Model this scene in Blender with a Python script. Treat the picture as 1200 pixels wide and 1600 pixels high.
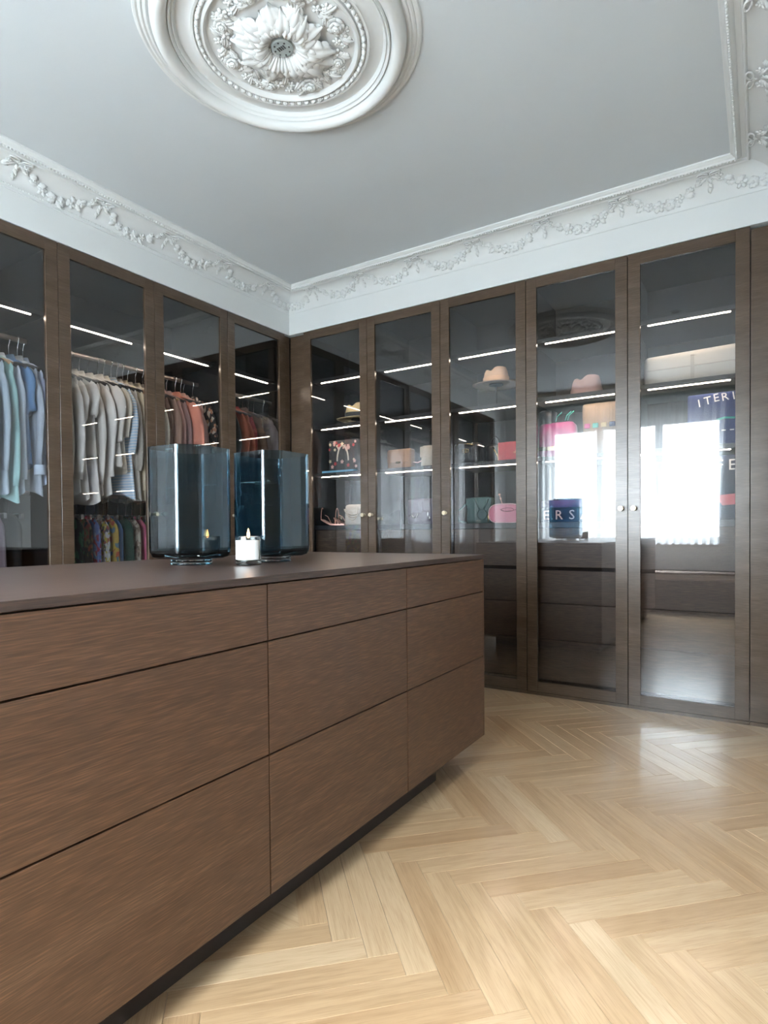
import bpy, bmesh, math, random
from mathutils import Vector, Matrix
for o in list(bpy.data.objects): bpy.data.objects.remove(o, do_unlink=True)
SC = bpy.context.scene; COL = SC.collection
R = random.Random(7)
PI = math.pi
# ------------------------------------------------------------------ camera
CAMP = Vector((3.198, -3.657, 1.0415)); YAW, PITCH, ROLL, FPX = 0.56455, -0.01667, 0.00827, 931.44
cam = bpy.data.cameras.new('camera'); camo = bpy.data.objects.new('camera', cam); COL.objects.link(camo)
cam.sensor_fit = 'HORIZONTAL'; cam.sensor_width = 36.0; cam.lens = FPX / 1200 * 36
cam.shift_x = 0.0; cam.shift_y = 44.3 / 1200; cam.clip_start = 0.02
c, s = math.cos(YAW), math.sin(YAW); cp, sp = math.cos(PITCH), math.sin(PITCH); cr, sr = math.cos(ROLL), math.sin(ROLL)
RT = Vector((c, s, 0)); FW = Vector((-s*cp, c*cp, sp)); UP = Vector((s*sp, -c*sp, cp))
RT2 = RT*cr - UP*sr; UP2 = RT*sr + UP*cr
camo.matrix_world = Matrix(((RT2.x, UP2.x, -FW.x, CAMP.x), (RT2.y, UP2.y, -FW.y, CAMP.y), (RT2.z, UP2.z, -FW.z, CAMP.z), (0, 0, 0, 1)))
SC.camera = camo
# ------------------------------------------------------------------ light
w = bpy.data.worlds.new('sky'); SC.world = w; w.use_nodes = True
wn = w.node_tree; bg = wn.nodes['Background']; bg.inputs[1].default_value = 46.0
g_ = wn.nodes.new('ShaderNodeNewGeometry'); sx_ = wn.nodes.new('ShaderNodeSeparateXYZ'); rp_ = wn.nodes.new('ShaderNodeValToRGB')   # bright overcast sky over darker ground
wn.links.new(g_.outputs['Incoming'], sx_.inputs[0]); mr_ = wn.nodes.new('ShaderNodeMapRange'); mr_.inputs[1].default_value = 0.25; mr_.inputs[2].default_value = -0.25
wn.links.new(sx_.outputs[2], mr_.inputs[0]); wn.links.new(mr_.outputs[0], rp_.inputs[0]); wn.links.new(rp_.outputs[0], bg.inputs[0])
rp_.color_ramp.elements[0].position = 0.38; rp_.color_ramp.elements[0].color = (0.20, 0.21, 0.21, 1); rp_.color_ramp.elements[1].position = 0.46; rp_.color_ramp.elements[1].color = (0.85, 0.935, 1.0, 1)
def area(name, loc, rot, sx, sy, power, col):
    l = bpy.data.lights.new(name, 'AREA'); l.shape = 'RECTANGLE'; l.size = sx; l.size_y = sy; l.energy = power; l.color = col
    o = bpy.data.objects.new(name, l); COL.objects.link(o); o.location = loc; o.rotation_euler = rot; return o
pl_ = area('window_front_offscreen', (1.72, -4.98, 1.66), (PI/2, 0, 0), 2.3, 1.75, 10, (1, 1, 1)); pl_.data.cycles.is_portal = True
area('sky_front_offscreen', (1.72, -14.0, 13.9), (math.atan2(9.25, 12.2), 0, 0), 18.0, 13.0, 105000, (0.86, 0.94, 1.0))   # open overcast sky high over the street outside the window
SC.view_settings.view_transform = 'Standard'; SC.view_settings.look = 'None'; SC.view_settings.gamma = 1.0
SC.view_settings.use_curve_mapping = False; SC.view_settings.exposure = 0.28

# ------------------------------------------------------------------ room numbers (metres; cabinet-front corner at the origin)
ZC = 2.90; XW = 3.27; YD = -4.75; ZT = 2.604
XB = [0.145 + 0.6004*i for i in range(6)]                 # door edges along the back run
YA = [-0.052, -0.654, -1.258, -1.862, -2.466, -3.07, -3.674, -4.278]   # door edges along the left run

# ------------------------------------------------------------------ materials
MATS = {}
def nmat(name):
    m = bpy.data.materials.new(name); m.use_nodes = True; MATS[name] = m
    nt = m.node_tree; b = nt.nodes['Principled BSDF']; return m, nt, b
def setp(b, col=None, rough=None, metal=None, spec=None, **kw):
    if col is not None: b.inputs['Base Color'].default_value = (*col, 1)
    if rough is not None: b.inputs['Roughness'].default_value = rough
    if metal is not None: b.inputs['Metallic'].default_value = metal
    if spec is not None: b.inputs['Specular IOR Level'].default_value = spec
    for k, v in kw.items(): b.inputs[k].default_value = v
def plain(name, col, rough=0.6, metal=0.0, spec=0.5, **kw):
    m, nt, b = nmat(name); setp(b, col, rough, metal, spec, **kw); return m
def ramp(nt, pts):
    r = nt.nodes.new('ShaderNodeValToRGB'); e = r.color_ramp.elements
    while len(e) < len(pts): e.new(0.5)
    for i, (p, cc) in enumerate(pts): e[i].position = p; e[i].color = (*cc, 1)
    return r
def coords(nt, scale, rnd=False, rot=(0, 0, 0)):
    tc = nt.nodes.new('ShaderNodeTexCoord'); mp = nt.nodes.new('ShaderNodeMapping'); mp.inputs['Scale'].default_value = scale
    mp.inputs['Rotation'].default_value = rot
    nt.links.new(tc.outputs['Object'], mp.inputs['Vector'])
    if rnd:
        oi = nt.nodes.new('ShaderNodeObjectInfo'); mul = nt.nodes.new('ShaderNodeMath'); mul.operation = 'MULTIPLY'; mul.inputs[1].default_value = 57.0
        nt.links.new(oi.outputs['Random'], mul.inputs[0])
        cb = nt.nodes.new('ShaderNodeCombineXYZ')
        for i in range(3): nt.links.new(mul.outputs[0], cb.inputs[i])
        nt.links.new(cb.outputs[0], mp.inputs['Location'])
    return mp
def noise(nt, vec, scale=1.0, detail=4.0, rough=0.55, dist=0.0):
    n = nt.nodes.new('ShaderNodeTexNoise'); n.inputs['Scale'].default_value = scale; n.inputs['Detail'].default_value = detail
    n.inputs['Roughness'].default_value = rough; n.inputs['Distortion'].default_value = dist
    nt.links.new(vec.outputs[0], n.inputs['Vector']); return n
def mixc(nt, fac, a, b, mode='MIX'):
    m = nt.nodes.new('ShaderNodeMix'); m.data_type = 'RGBA'; m.blend_type = mode
    for k, v in ((0, fac), (6, a), (7, b)):
        if isinstance(v, (int, float)): m.inputs[k].default_value = v
        elif isinstance(v, tuple): m.inputs[k].default_value = (*v, 1)
        else: nt.links.new(v, m.inputs[k])
    return m.outputs[2]
def bump(nt, b, h, strength, dist=0.002):
    bp = nt.nodes.new('ShaderNodeBump'); bp.inputs['Strength'].default_value = strength; bp.inputs['Distance'].default_value = dist
    nt.links.new(h, bp.inputs['Height']); nt.links.new(bp.outputs[0], b.inputs['Normal'])

def wood(name, axis, dark, mid, light, rough=0.42, rnd=True, fine=330, ct=1.0):
    m, nt, b = nmat(name)
    def sc(a, l): return tuple(l if i == axis else a for i in range(3))
    v1 = coords(nt, sc(13, 0.7), rnd); n1 = noise(nt, v1, 1.0, 4, 0.6, 0.25)
    v2 = coords(nt, sc(fine, 16), rnd); n2 = noise(nt, v2, 1.0, 2, 0.5)
    r1 = ramp(nt, [(0.28, dark), (0.5, mid), (0.75, light)]); nt.links.new(n1.outputs[0], r1.inputs[0])
    r2 = ramp(nt, [(0.34, tuple(1-ct*q for q in (0.28, 0.30, 0.32))), (0.52, (1, 1, 1)), (0.70, tuple(1+ct*q for q in (0.55, 0.50, 0.44)))]); nt.links.new(n2.outputs[0], r2.inputs[0])
    oc = mixc(nt, 1.0, r1.outputs[0], r2.outputs[0], 'MULTIPLY')
    nt.links.new(oc, b.inputs['Base Color'])
    setp(b, rough=rough, spec=0.5); bump(nt, b, n2.outputs[0], 0.25, 0.0006)
    return m
WD, WM, WL = (0.055, 0.034, 0.021), (0.067, 0.043, 0.027), (0.083, 0.054, 0.036)
wood('stained_oak_x', 0, WD, WM, WL, 0.27, fine=420, ct=0.55)
wood('stained_oak_y', 1, WD, WM, WL, 0.27, fine=420, ct=0.55)
wood('stained_oak_z', 2, WD, WM, WL, 0.27, fine=420, ct=0.55)
IW = [(0.074, 0.035, 0.017), (0.092, 0.045, 0.023), (0.112, 0.058, 0.031)]
wood('island_oak', 1, *IW, 0.40)
wood('island_top_oak', 1, (0.042, 0.024, 0.018), (0.056, 0.033, 0.025), (0.072, 0.043, 0.033), 0.32)
wood('inner_drawer_oak', 0, WD, WM, WL, 0.45)

def oak_floor():
    m, nt, b = nmat('herringbone_oak')
    oi = nt.nodes.new('ShaderNodeObjectInfo')
    base = ramp(nt, [(0.0, (0.455, 0.290, 0.158)), (0.22, (0.495, 0.328, 0.186)), (0.5, (0.525, 0.356, 0.206)), (0.8, (0.557, 0.388, 0.232)), (1.0, (0.61, 0.450, 0.288))])
    nt.links.new(oi.outputs['Random'], base.inputs[0])
    v1 = coords(nt, (2.2, 38, 38), True); n1 = noise(nt, v1, 1.0, 5, 0.6, 0.9)
    r1 = ramp(nt, [(0.3, (0.84, 0.80, 0.75)), (0.55, (1, 1, 1)), (0.8, (1.10, 1.10, 1.10))]); nt.links.new(n1.outputs[0], r1.inputs[0])
    v2 = coords(nt, (14, 420, 420), True); n2 = noise(nt, v2, 1.0, 2, 0.5)
    r2 = ramp(nt, [(0.33, (0.86, 0.83, 0.80)), (0.5, (1, 1, 1))]); nt.links.new(n2.outputs[0], r2.inputs[0])
    o = mixc(nt, 1.0, base.outputs[0], r1.outputs[0], 'MULTIPLY'); o = mixc(nt, 1.0, o, r2.outputs[0], 'MULTIPLY')
    nt.links.new(o, b.inputs['Base Color']); setp(b, rough=0.30, spec=0.5); b.inputs['Coat Weight'].default_value = 1.0; b.inputs['Coat Roughness'].default_value = 0.14; b.inputs['Coat IOR'].default_value = 1.55; bump(nt, b, n2.outputs[0], 0.10, 0.0003)
oak_floor()
def plaster():
    m, nt, b = nmat('white_plaster'); v = coords(nt, (3, 3, 3)); n = noise(nt, v, 1.0, 3)
    r = ramp(nt, [(0.3, (0.71, 0.735, 0.74)), (0.7, (0.73, 0.755, 0.76))]); nt.links.new(n.outputs[0], r.inputs[0])
    nt.links.new(r.outputs[0], b.inputs['Base Color']); setp(b, rough=0.75, spec=0.25)
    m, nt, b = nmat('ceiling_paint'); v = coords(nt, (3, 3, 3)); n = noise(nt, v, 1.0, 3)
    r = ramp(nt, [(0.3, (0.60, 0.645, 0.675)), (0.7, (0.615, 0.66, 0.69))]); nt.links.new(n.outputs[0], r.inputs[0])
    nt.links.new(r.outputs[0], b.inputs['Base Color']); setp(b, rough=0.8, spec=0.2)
plaster()
plain('charcoal', (0.007, 0.007, 0.008), 0.6, 0.0, 0.2)
plain('charcoal_shelf', (0.018, 0.019, 0.021), 0.4)
plain('black_gap', (0.006, 0.006, 0.006), 0.8)
plain('brass', (0.55, 0.46, 0.32), 0.3, 1.0)
plain('gold', (0.85, 0.62, 0.25), 0.25, 1.0)
plain('rose_gold', (0.72, 0.40, 0.31), 0.35, 0.5)
plain('steel', (0.62, 0.62, 0.63), 0.25, 1.0)
plain('rod_metal', (0.42, 0.36, 0.33), 0.35, 1.0)
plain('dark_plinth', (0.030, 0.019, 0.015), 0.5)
plain('cushion', (0.42, 0.33, 0.28), 0.8)
plain('pelmet_cream', (0.78, 0.74, 0.66), 0.7)
plain('white_frame', (0.75, 0.76, 0.77), 0.4)
plain('spot_dark', (0.05, 0.05, 0.05), 0.4)
plain('disc_grey', (0.42, 0.48, 0.48), 0.45, 0.3)
plain('candle_wax', (0.86, 0.83, 0.78), 0.6)
plain('label_paper', (0.85, 0.84, 0.82), 0.7)
def emis(name, col, st):
    m, nt, b = nmat(name); setp(b, (0.8, 0.8, 0.8), 0.5); b.inputs['Emission Color'].default_value = (*col, 1); b.inputs['Emission Strength'].default_value = st
emis('led', (1.0, 0.82, 0.64), 68.0)
emis('flame', (1.0, 0.48, 0.14), 30.0)
def pane(name, tint, ior):
    m = bpy.data.materials.new(name); m.use_nodes = True; MATS[name] = m; nt = m.node_tree; nt.nodes.clear()
    out = nt.nodes.new('ShaderNodeOutputMaterial'); mx = nt.nodes.new('ShaderNodeMixShader'); tr = nt.nodes.new('ShaderNodeBsdfTransparent'); gl = nt.nodes.new('ShaderNodeBsdfGlossy')
    tr.inputs[0].default_value = (*tint, 1); gl.inputs['Roughness'].default_value = 0.0; gl.inputs[0].default_value = (1, 1, 1, 1)
    fr = nt.nodes.new('ShaderNodeFresnel'); ge = nt.nodes.new('ShaderNodeNewGeometry')
    mm = nt.nodes.new('ShaderNodeMix'); mm.data_type = 'FLOAT'; mm.inputs[2].default_value = ior; mm.inputs[3].default_value = 1.0/ior   # same reflectance on both faces of the sheet
    nt.links.new(ge.outputs['Backfacing'], mm.inputs[0]); nt.links.new(mm.outputs[0], fr.inputs['IOR'])
    nt.links.new(fr.outputs[0], mx.inputs[0]); nt.links.new(tr.outputs[0], mx.inputs[1]); nt.links.new(gl.outputs[0], mx.inputs[2]); nt.links.new(mx.outputs[0], out.inputs[0])
pane('smoked_glass', (0.87, 0.87, 0.88), 1.72)
pane('window_glass', (0.97, 0.98, 0.98), 1.45)
def glassm(name, col, ior=1.48, rough=0.0):
    m, nt, b = nmat(name); setp(b, col, rough, IOR=ior); b.inputs['Transmission Weight'].default_value = 1.0
glassm('blue_glass', (0.21, 0.335, 0.40)); glassm('clear_glass', (0.93, 0.96, 0.96))
def sheer():
    m = bpy.data.materials.new('sheer_fabric'); m.use_nodes = True; MATS['sheer_fabric'] = m; nt = m.node_tree; nt.nodes.clear()
    out = nt.nodes.new('ShaderNodeOutputMaterial'); a = nt.nodes.new('ShaderNodeBsdfTransparent'); t = nt.nodes.new('ShaderNodeBsdfTranslucent'); d = nt.nodes.new('ShaderNodeBsdfDiffuse')
    t.inputs[0].default_value = (0.90, 0.93, 0.95, 1); d.inputs[0].default_value = (0.8, 0.83, 0.85, 1); a.inputs[0].default_value = (1, 1, 1, 1)
    m1 = nt.nodes.new('ShaderNodeMixShader'); m2 = nt.nodes.new('ShaderNodeMixShader'); m1.inputs[0].default_value = 0.12; m2.inputs[0].default_value = 0.60
    nt.links.new(t.outputs[0], m1.inputs[1]); nt.links.new(d.outputs[0], m1.inputs[2]); nt.links.new(m1.outputs[0], m2.inputs[2]); nt.links.new(a.outputs[0], m2.inputs[1]); nt.links.new(m2.outputs[0], out.inputs[0])
sheer()
def fabric(name, col, var=0.12, weave=0.0, rough=0.85):
    m, nt, b = nmat(name); v = coords(nt, (9, 9, 3), True); n = noise(nt, v, 1.0, 3)
    lo = tuple(x*(1-var) for x in col); hi = tuple(min(1, x*(1+var)) for x in col)
    r = ramp(nt, [(0.3, lo), (0.7, hi)]); nt.links.new(n.outputs[0], r.inputs[0]); nt.links.new(r.outputs[0], b.inputs['Base Color'])
    setp(b, rough=rough, spec=0.25)
    if weave:
        v2 = coords(nt, (weave,)*3); n2 = noise(nt, v2, 1.0, 1); bump(nt, b, n2.outputs[0], 0.5, 0.003)
    return name
def printed(name, cols, scale=22, base=None):
    m, nt, b = nmat(name); v = coords(nt, (1, 1, 0.7), True)
    vo = nt.nodes.new('ShaderNodeTexVoronoi'); vo.inputs['Scale'].default_value = scale; nt.links.new(v.outputs[0], vo.inputs['Vector'])
    sep = nt.nodes.new('ShaderNodeSeparateColor'); nt.links.new(vo.outputs['Color'], sep.inputs[0])
    n = len(cols); r = ramp(nt, [(i/n, cc) for i, cc in enumerate(cols)]); r.color_ramp.interpolation = 'CONSTANT'
    nt.links.new(sep.outputs[0], r.inputs[0]); nt.links.new(r.outputs[0], b.inputs['Base Color']); setp(b, rough=0.8, spec=0.2); return name
def striped(name, a, bcol, axis=1, freq=120):
    m, nt, b = nmat(name); v = coords(nt, (1, 1, 1)); wv = nt.nodes.new('ShaderNodeTexWave'); wv.bands_direction = 'XYZ'[axis]; wv.inputs['Scale'].default_value = freq
    nt.links.new(v.outputs[0], wv.inputs['Vector']); r = ramp(nt, [(0.45, a), (0.55, bcol)]); nt.links.new(wv.outputs[0], r.inputs[0]); nt.links.new(r.outputs[0], b.inputs['Base Color']); setp(b, rough=0.85, spec=0.2); return name

# ------------------------------------------------------------------ mesh helpers
def bx(bm, x0, x1, y0, y1, z0, z1, bev=0.0):
    vs = [bm.verts.new(p) for p in ((x0,y0,z0),(x1,y0,z0),(x1,y1,z0),(x0,y1,z0),(x0,y0,z1),(x1,y0,z1),(x1,y1,z1),(x0,y1,z1))]
    fs = [bm.faces.new([vs[i] for i in f]) for f in ((0,3,2,1),(4,5,6,7),(0,1,5,4),(1,2,6,5),(2,3,7,6),(3,0,4,7))]
    if bev:
        es = {e for f in fs for e in f.edges}; bmesh.ops.bevel(bm, geom=list(es), offset=bev, segments=1, affect='EDGES')
def bm_box(*a, **k):
    bm = bmesh.new(); bx(bm, *a, **k); return bm
def lathe(bm, prof, n=32, cx=0, cy=0, cz=0, close=False):
    rings = []
    for r, z in prof:
        if r < 1e-6: rings.append([bm.verts.new((cx, cy, cz+z))])
        else: rings.append([bm.verts.new((cx+r*math.cos(2*PI*i/n), cy+r*math.sin(2*PI*i/n), cz+z)) for i in range(n)])
    for a, b in zip(rings, rings[1:]):
        if len(a) == 1 and len(b) == 1: continue
        for i in range(n):
            j = (i+1) % n
            if len(a) == 1: bm.faces.new((a[0], b[j], b[i]))
            elif len(b) == 1: bm.faces.new((a[i], a[j], b[0]))
            else: bm.faces.new((a[i], a[j], b[j], b[i]))
def tube(bm, pts, r, n=6, cap=True, rz=None):
    pts = [Vector(p) for p in pts]; rings = []; up = None
    for i, p in enumerate(pts):
        d = (pts[min(i+1, len(pts)-1)] - pts[max(i-1, 0)])
        d = d.normalized() if d.length > 1e-9 else Vector((0, 0, 1))
        if up is None: up = Vector((0, 0, 1)) if abs(d.z) < 0.9 else Vector((0, 1, 0))
        a = d.cross(up)
        if a.length < 1e-6: a = d.cross(Vector((1, 0, 0)))
        a.normalize(); b = d.cross(a).normalized(); up = -b if b.dot(up) < 0 else b
        rr = r[i] if isinstance(r, (list, tuple)) else r
        rings.append([bm.verts.new(p + a*rr*math.cos(2*PI*k/n) + b*rr*math.sin(2*PI*k/n)) for k in range(n)])
    for A, B in zip(rings, rings[1:]):
        for k in range(n): bm.faces.new((A[k], A[(k+1) % n], B[(k+1) % n], B[k]))
    if cap: bm.faces.new(rings[0][::-1]); bm.faces.new(rings[-1])
def blob(bm, loc, rad, seg=8, rings=5, rot=None):
    M = Matrix.Translation(loc) @ (rot.to_4x4() if rot else Matrix()) @ Matrix.Diagonal((rad[0], rad[1], rad[2], 1))
    bmesh.ops.create_uvsphere(bm, u_segments=seg, v_segments=rings, radius=1.0, matrix=M)
def fin(bm, smooth=False):
    bmesh.ops.recalc_face_normals(bm, faces=bm.faces)
    me = bpy.data.meshes.new('m'); bm.to_mesh(me); bm.free()
    if smooth:
        me.polygons.foreach_set('use_smooth', [True]*len(me.polygons))
        if smooth != 1: me.set_sharp_from_angle(angle=math.radians(smooth))
    return me
def obj(name, me, mat, parent=None, smooth=False, loc=None, rz=0.0, rot=None):
    if isinstance(me, bmesh.types.BMesh): me = fin(me, smooth)
    o = bpy.data.objects.new(name, me); COL.objects.link(o)
    if mat and not me.materials: me.materials.append(MATS[mat])
    if parent: o.parent = parent
    if loc is not None: o.location = loc
    o.rotation_euler = rot if rot else (0, 0, rz)
    return o
def thing(name, label, cat, loc=(0, 0, 0), rz=0.0, group=None):
    o = bpy.data.objects.new(name, None); COL.objects.link(o); o.empty_display_size = 0.05
    o.location = loc; o.rotation_euler = (0, 0, rz); o['label'] = label; o['category'] = cat
    if group: o['group'] = group
    return o
def tag(o, label, cat, group=None):
    o['label'] = label; o['category'] = cat
    if group: o['group'] = group
    return o
def struct(name, bm, mat, label=None, smooth=False):
    o = obj(name, bm, mat, None, smooth); o['kind'] = 'structure'
    if label: o['label'] = label
    return o
def text_mesh(body, size, depth, mat, name, parent, loc, rot, res=2):
    cu = bpy.data.curves.new('t', 'FONT'); cu.body = body; cu.size = size; cu.extrude = depth; cu.align_x = 'CENTER'; cu.resolution_u = res
    to = bpy.data.objects.new('t', cu); COL.objects.link(to)
    dg = bpy.context.evaluated_depsgraph_get(); dg.update()
    me = bpy.data.meshes.new_from_object(to.evaluated_get(dg)); bpy.data.objects.remove(to, do_unlink=True)
    me.materials.clear()
    return obj(name, me, mat, parent, loc=loc, rot=rot)

# ================================================================== SETTING
# walls: the left and back walls carry a bulkhead above the cabinets
bm = bmesh.new(); bx(bm, -0.72, -0.62, YD-0.3, 0.75, 0, ZC); bx(bm, -0.62, 0.0, YD, 0.62, ZT+0.004, ZC)
bx(bm, -0.62, 0.0, YD, -4.33, 0, ZT+0.004)
struct('wall_left', bm, 'white_plaster', 'white plaster wall and bulkhead above the left wardrobes')
bm = bmesh.new(); bx(bm, -0.72, XW+1.4, 0.62, 0.72, 0, ZC); bx(bm, 0.0, XW, 0.0, 0.62, ZT+0.004, ZC); bx(bm, XW, XW+1.4, 0.02, 0.62, 0, ZC)
struct('wall_back', bm, 'white_plaster', 'white plaster wall and bulkhead above the back wardrobes')
# right side: a header over a wide opening into a white niche where the camera stands
bm = bmesh.new(); bx(bm, XW, XW+0.18, YD, 0.0, 2.62, ZC); bx(bm, XW, XW+0.18, -0.35, 0.02, 0, 2.62); bx(bm, XW, XW+0.18, YD, -4.45, 0, 2.62)
struct('wall_right', bm, 'white_plaster', 'white wall header over a wide opening to a niche')
bm = bmesh.new(); bx(bm, XW+1.3, XW+1.4, YD, 0.02, 0, ZC); struct('wall_niche', bm, 'white_plaster', 'white wall of the niche beyond the opening')
# window wall
WX0, WX1, WZ0, WZ1 = 0.62, 2.82, 0.86, 2.46
bm = bmesh.new(); y0, y1 = YD-0.22, YD
bx(bm, -0.72, WX0, y0, y1, 0, ZC); bx(bm, WX1, XW+1.4, y0, y1, 0, ZC); bx(bm, WX0, WX1, y0, y1, 0, WZ0); bx(bm, WX0, WX1, y0, y1, WZ1, ZC)
struct('wall_front', bm, 'white_plaster', 'white wall around the wide curtained window')
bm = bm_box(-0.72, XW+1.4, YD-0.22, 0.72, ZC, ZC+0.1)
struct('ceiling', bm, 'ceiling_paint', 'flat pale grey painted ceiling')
# window
wr = bpy.data.objects.new('window_1', None); COL.objects.link(wr); wr['kind'] = 'structure'; wr['label'] = 'wide white framed window behind the sheer curtains'
bm = bmesh.new(); yy0, yy1 = YD-0.16, YD-0.10
bx(bm, WX0, WX1, yy0, yy1, WZ0, WZ0+0.07); bx(bm, WX0, WX1, yy0, yy1, WZ1-0.07, WZ1)
for xa in (WX0, WX1-0.07): bx(bm, xa, xa+0.07, yy0, yy1, WZ0+0.07, WZ1-0.07)
obj('window_frame', bm, 'white_frame', wr)
for xa in (WX0+0.70, WX0+1.44): obj('mullion', bm_box(xa-0.045, xa+0.045, yy0, yy1, WZ0+0.07, WZ1-0.07), 'white_frame', wr)
xs = [WX0+0.07, WX0+0.655, WX0+0.745, WX0+1.395, WX0+1.485, WX1-0.07]
for i in range(0, 6, 2): obj('pane', bm_box(xs[i], xs[i+1], YD-0.133, YD-0.127, WZ0+0.07, WZ1-0.07), 'window_glass', wr)
obj('window_sill', bm_box(WX0-0.03, WX1+0.03, YD-0.1, YD+0.03, WZ0-0.035, WZ0, bev=0.004), 'white_frame', wr)

# ------------------------------------------------------------------ floor: herringbone planks
floor = struct('floor', bm_box(-0.72, XW+1.4, YD, 0.72, -0.06, -0.012), 'herringbone_oak', 'oiled light oak herringbone parquet floor')
PL, PW = 0.539, 0.077
OX, OY = 2.226, -2.088
bm = bm_box(0, PL-0.0008, 0, PW-0.0008, -0.012, 0.0)
es = [e for e in bm.edges if all(v.co.z > -1e-6 for v in e.verts)]
bmesh.ops.bevel(bm, geom=es, offset=0.0006, segments=1, affect='EDGES')
plank_me = fin(bm); plank_me.materials.append(MATS['herringbone_oak'])
q2 = math.sqrt(0.5)
def uv2xy(u, v): return (OX + (u+v)*q2, OY + (-u+v)*q2)
cand = []
for row in range(-6, 7):
    for k in range(-60, 61):
        for kind in (0, 1):
            u0, v0 = k*PW + row*PL, k*PW - row*PL
            if kind == 1: v0 += PW
            du, dv = (PL, PW) if kind == 0 else (PW, PL)
            x, y = uv2xy(u0+du/2, v0+dv/2)
            if not (-0.15 < x < XW+1.25 and YD+0.1 < y < 0.12): continue
            cand.append((x, y, u0, v0, kind))
def seen(x, y): return 0.72 < x < XW+0.12 and -4.25 < y < 0.15 and not (1.18 < x < 1.97 and -4.0 < y < -1.55) and not (x < 1.18 and y < -2.9)
singles = sorted([t for t in cand if seen(t[0], t[1])], key=lambda t: (t[0]-CAMP.x)**2 + (t[1]-CAMP.y)**2)
front = [t for t in singles if (Vector((t[0], t[1], 0))-CAMP).dot(FW) > 0.2][:300]
fs_ = set(front); rest = [t for t in cand if t not in fs_]
for x, y, u0, v0, kind in front:
    if kind == 0:
        px, py = uv2xy(u0, v0); rz = -PI/4
        o = obj('plank', plank_me, None, floor, loc=(px, py, 0), rz=rz)
    else:
        px, py = uv2xy(u0+PW, v0); rz = PI/4
        o = obj('plank', plank_me, None, floor, loc=(px, py, 0), rz=rz)
bm = bmesh.new()
for x, y, u0, v0, kind in rest:
    du, dv = (PL, PW) if kind == 0 else (PW, PL)
    cs = [uv2xy(u0, v0), uv2xy(u0+du, v0), uv2xy(u0+du, v0+dv), uv2xy(u0, v0+dv)]
    bm.faces.new([bm.verts.new((a, b_, -0.0004)) for a, b_ in cs])
o = obj('hidden_planks', bm, 'herringbone_oak', floor); o['kind'] = 'stuff'; o['label'] = 'herringbone planks further out of sight'

# ------------------------------------------------------------------ cornice: four mitred runs with swags, bows and beads
PROF = [(0.0, 2.772), (0.004, 2.772), (0.004, 2.782)]
CR_W, CR_H, CZ0 = 0.118, 0.100, 2.784
for i in range(11):
    th = PI/2*i/10; PROF.append((0.004 + CR_W*(1-math.cos(th)), CZ0 + CR_H*math.sin(th)))
PROF += [(0.124, 2.880), (0.130, 2.876), (0.136, 2.880), (0.138, 2.892), (0.158, 2.892), (0.162, 2.884), (0.168, 2.880), (0.176, 2.872), (0.184, 2.872), (0.187, 2.880), (0.196, 2.884), (0.200, 2.890), (0.206, 2.892), (0.206, ZC)]
def cove(sv, th, out=0.0):
    """point on the cove of the back wall run: sv along the wall, th 0..pi/2, out = height above the surface"""
    p = 0.004 + CR_W*(1-math.cos(th)); z = CZ0 + CR_H*math.sin(th)
    nx, nz = math.cos(th), -math.sin(th)      # surface normal into the room (ellipse approximated)
    return Vector((sv, -(p + out*nx), z + out*nz)), Vector((0, -nx, nz))
def run(corner_a, corner_b, da, db):
    bm = bmesh.new(); A = []; B = []
    for p, z in PROF:
        A.append(bm.verts.new((corner_a[0]+da[0]*p, corner_a[1]+da[1]*p, z))); B.append(bm.verts.new((corner_b[0]+db[0]*p, corner_b[1]+db[1]*p, z)))
    for i in range(len(PROF)-1): bm.faces.new((A[i], A[i+1], B[i+1], B[i]))
    return bm
def orient(bm_):  return fin(bm_, 50)
runs = {'trim_1': ((0, YD), (0, 0), (1, 1), (1, -1)), 'trim_2': ((0, 0), (XW, 0), (1, -1), (-1, -1)), 'trim_3': ((XW, 0), (XW, YD), (-1, -1), (-1, 1)), 'trim_4': ((XW, YD), (0, YD), (-1, 1), (1, 1))}
names4 = {'trim_1': 'white plaster cornice above the left wardrobes', 'trim_2': 'white plaster cornice above the back wardrobes', 'trim_3': 'white plaster cornice above the wide opening', 'trim_4': 'white plaster cornice above the window'}
TR = {}
for n, a in runs.items():
    bm = run(*a); TR[n] = struct(n, bm, 'white_plaster', names4[n], 40)
def petal_flower(bm, ctr, nrm, r, rnd, n=5):
    nrm = nrm.normalized(); t = nrm.cross(Vector((0, 0, 1)));
    if t.length < 0.1: t = nrm.cross(Vector((1, 0, 0)))
    t.normalize(); b = nrm.cross(t); a0 = rnd.random()*6
    for i in range(n):
        a = a0 + 2*PI*i/n; d = t*math.cos(a) + b*math.sin(a); e = nrm.cross(d)
        rot = Matrix((d, e, nrm)).transposed()
        blob(bm, ctr + d*r*0.55 + nrm*r*0.15, (r*0.52, r*0.36, r*0.24), 6, 4, rot)
    rot = Matrix((t, b, nrm)).transposed(); blob(bm, ctr + nrm*r*0.3, (r*0.3, r*0.3, r*0.3), 6, 4, rot)
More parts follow.
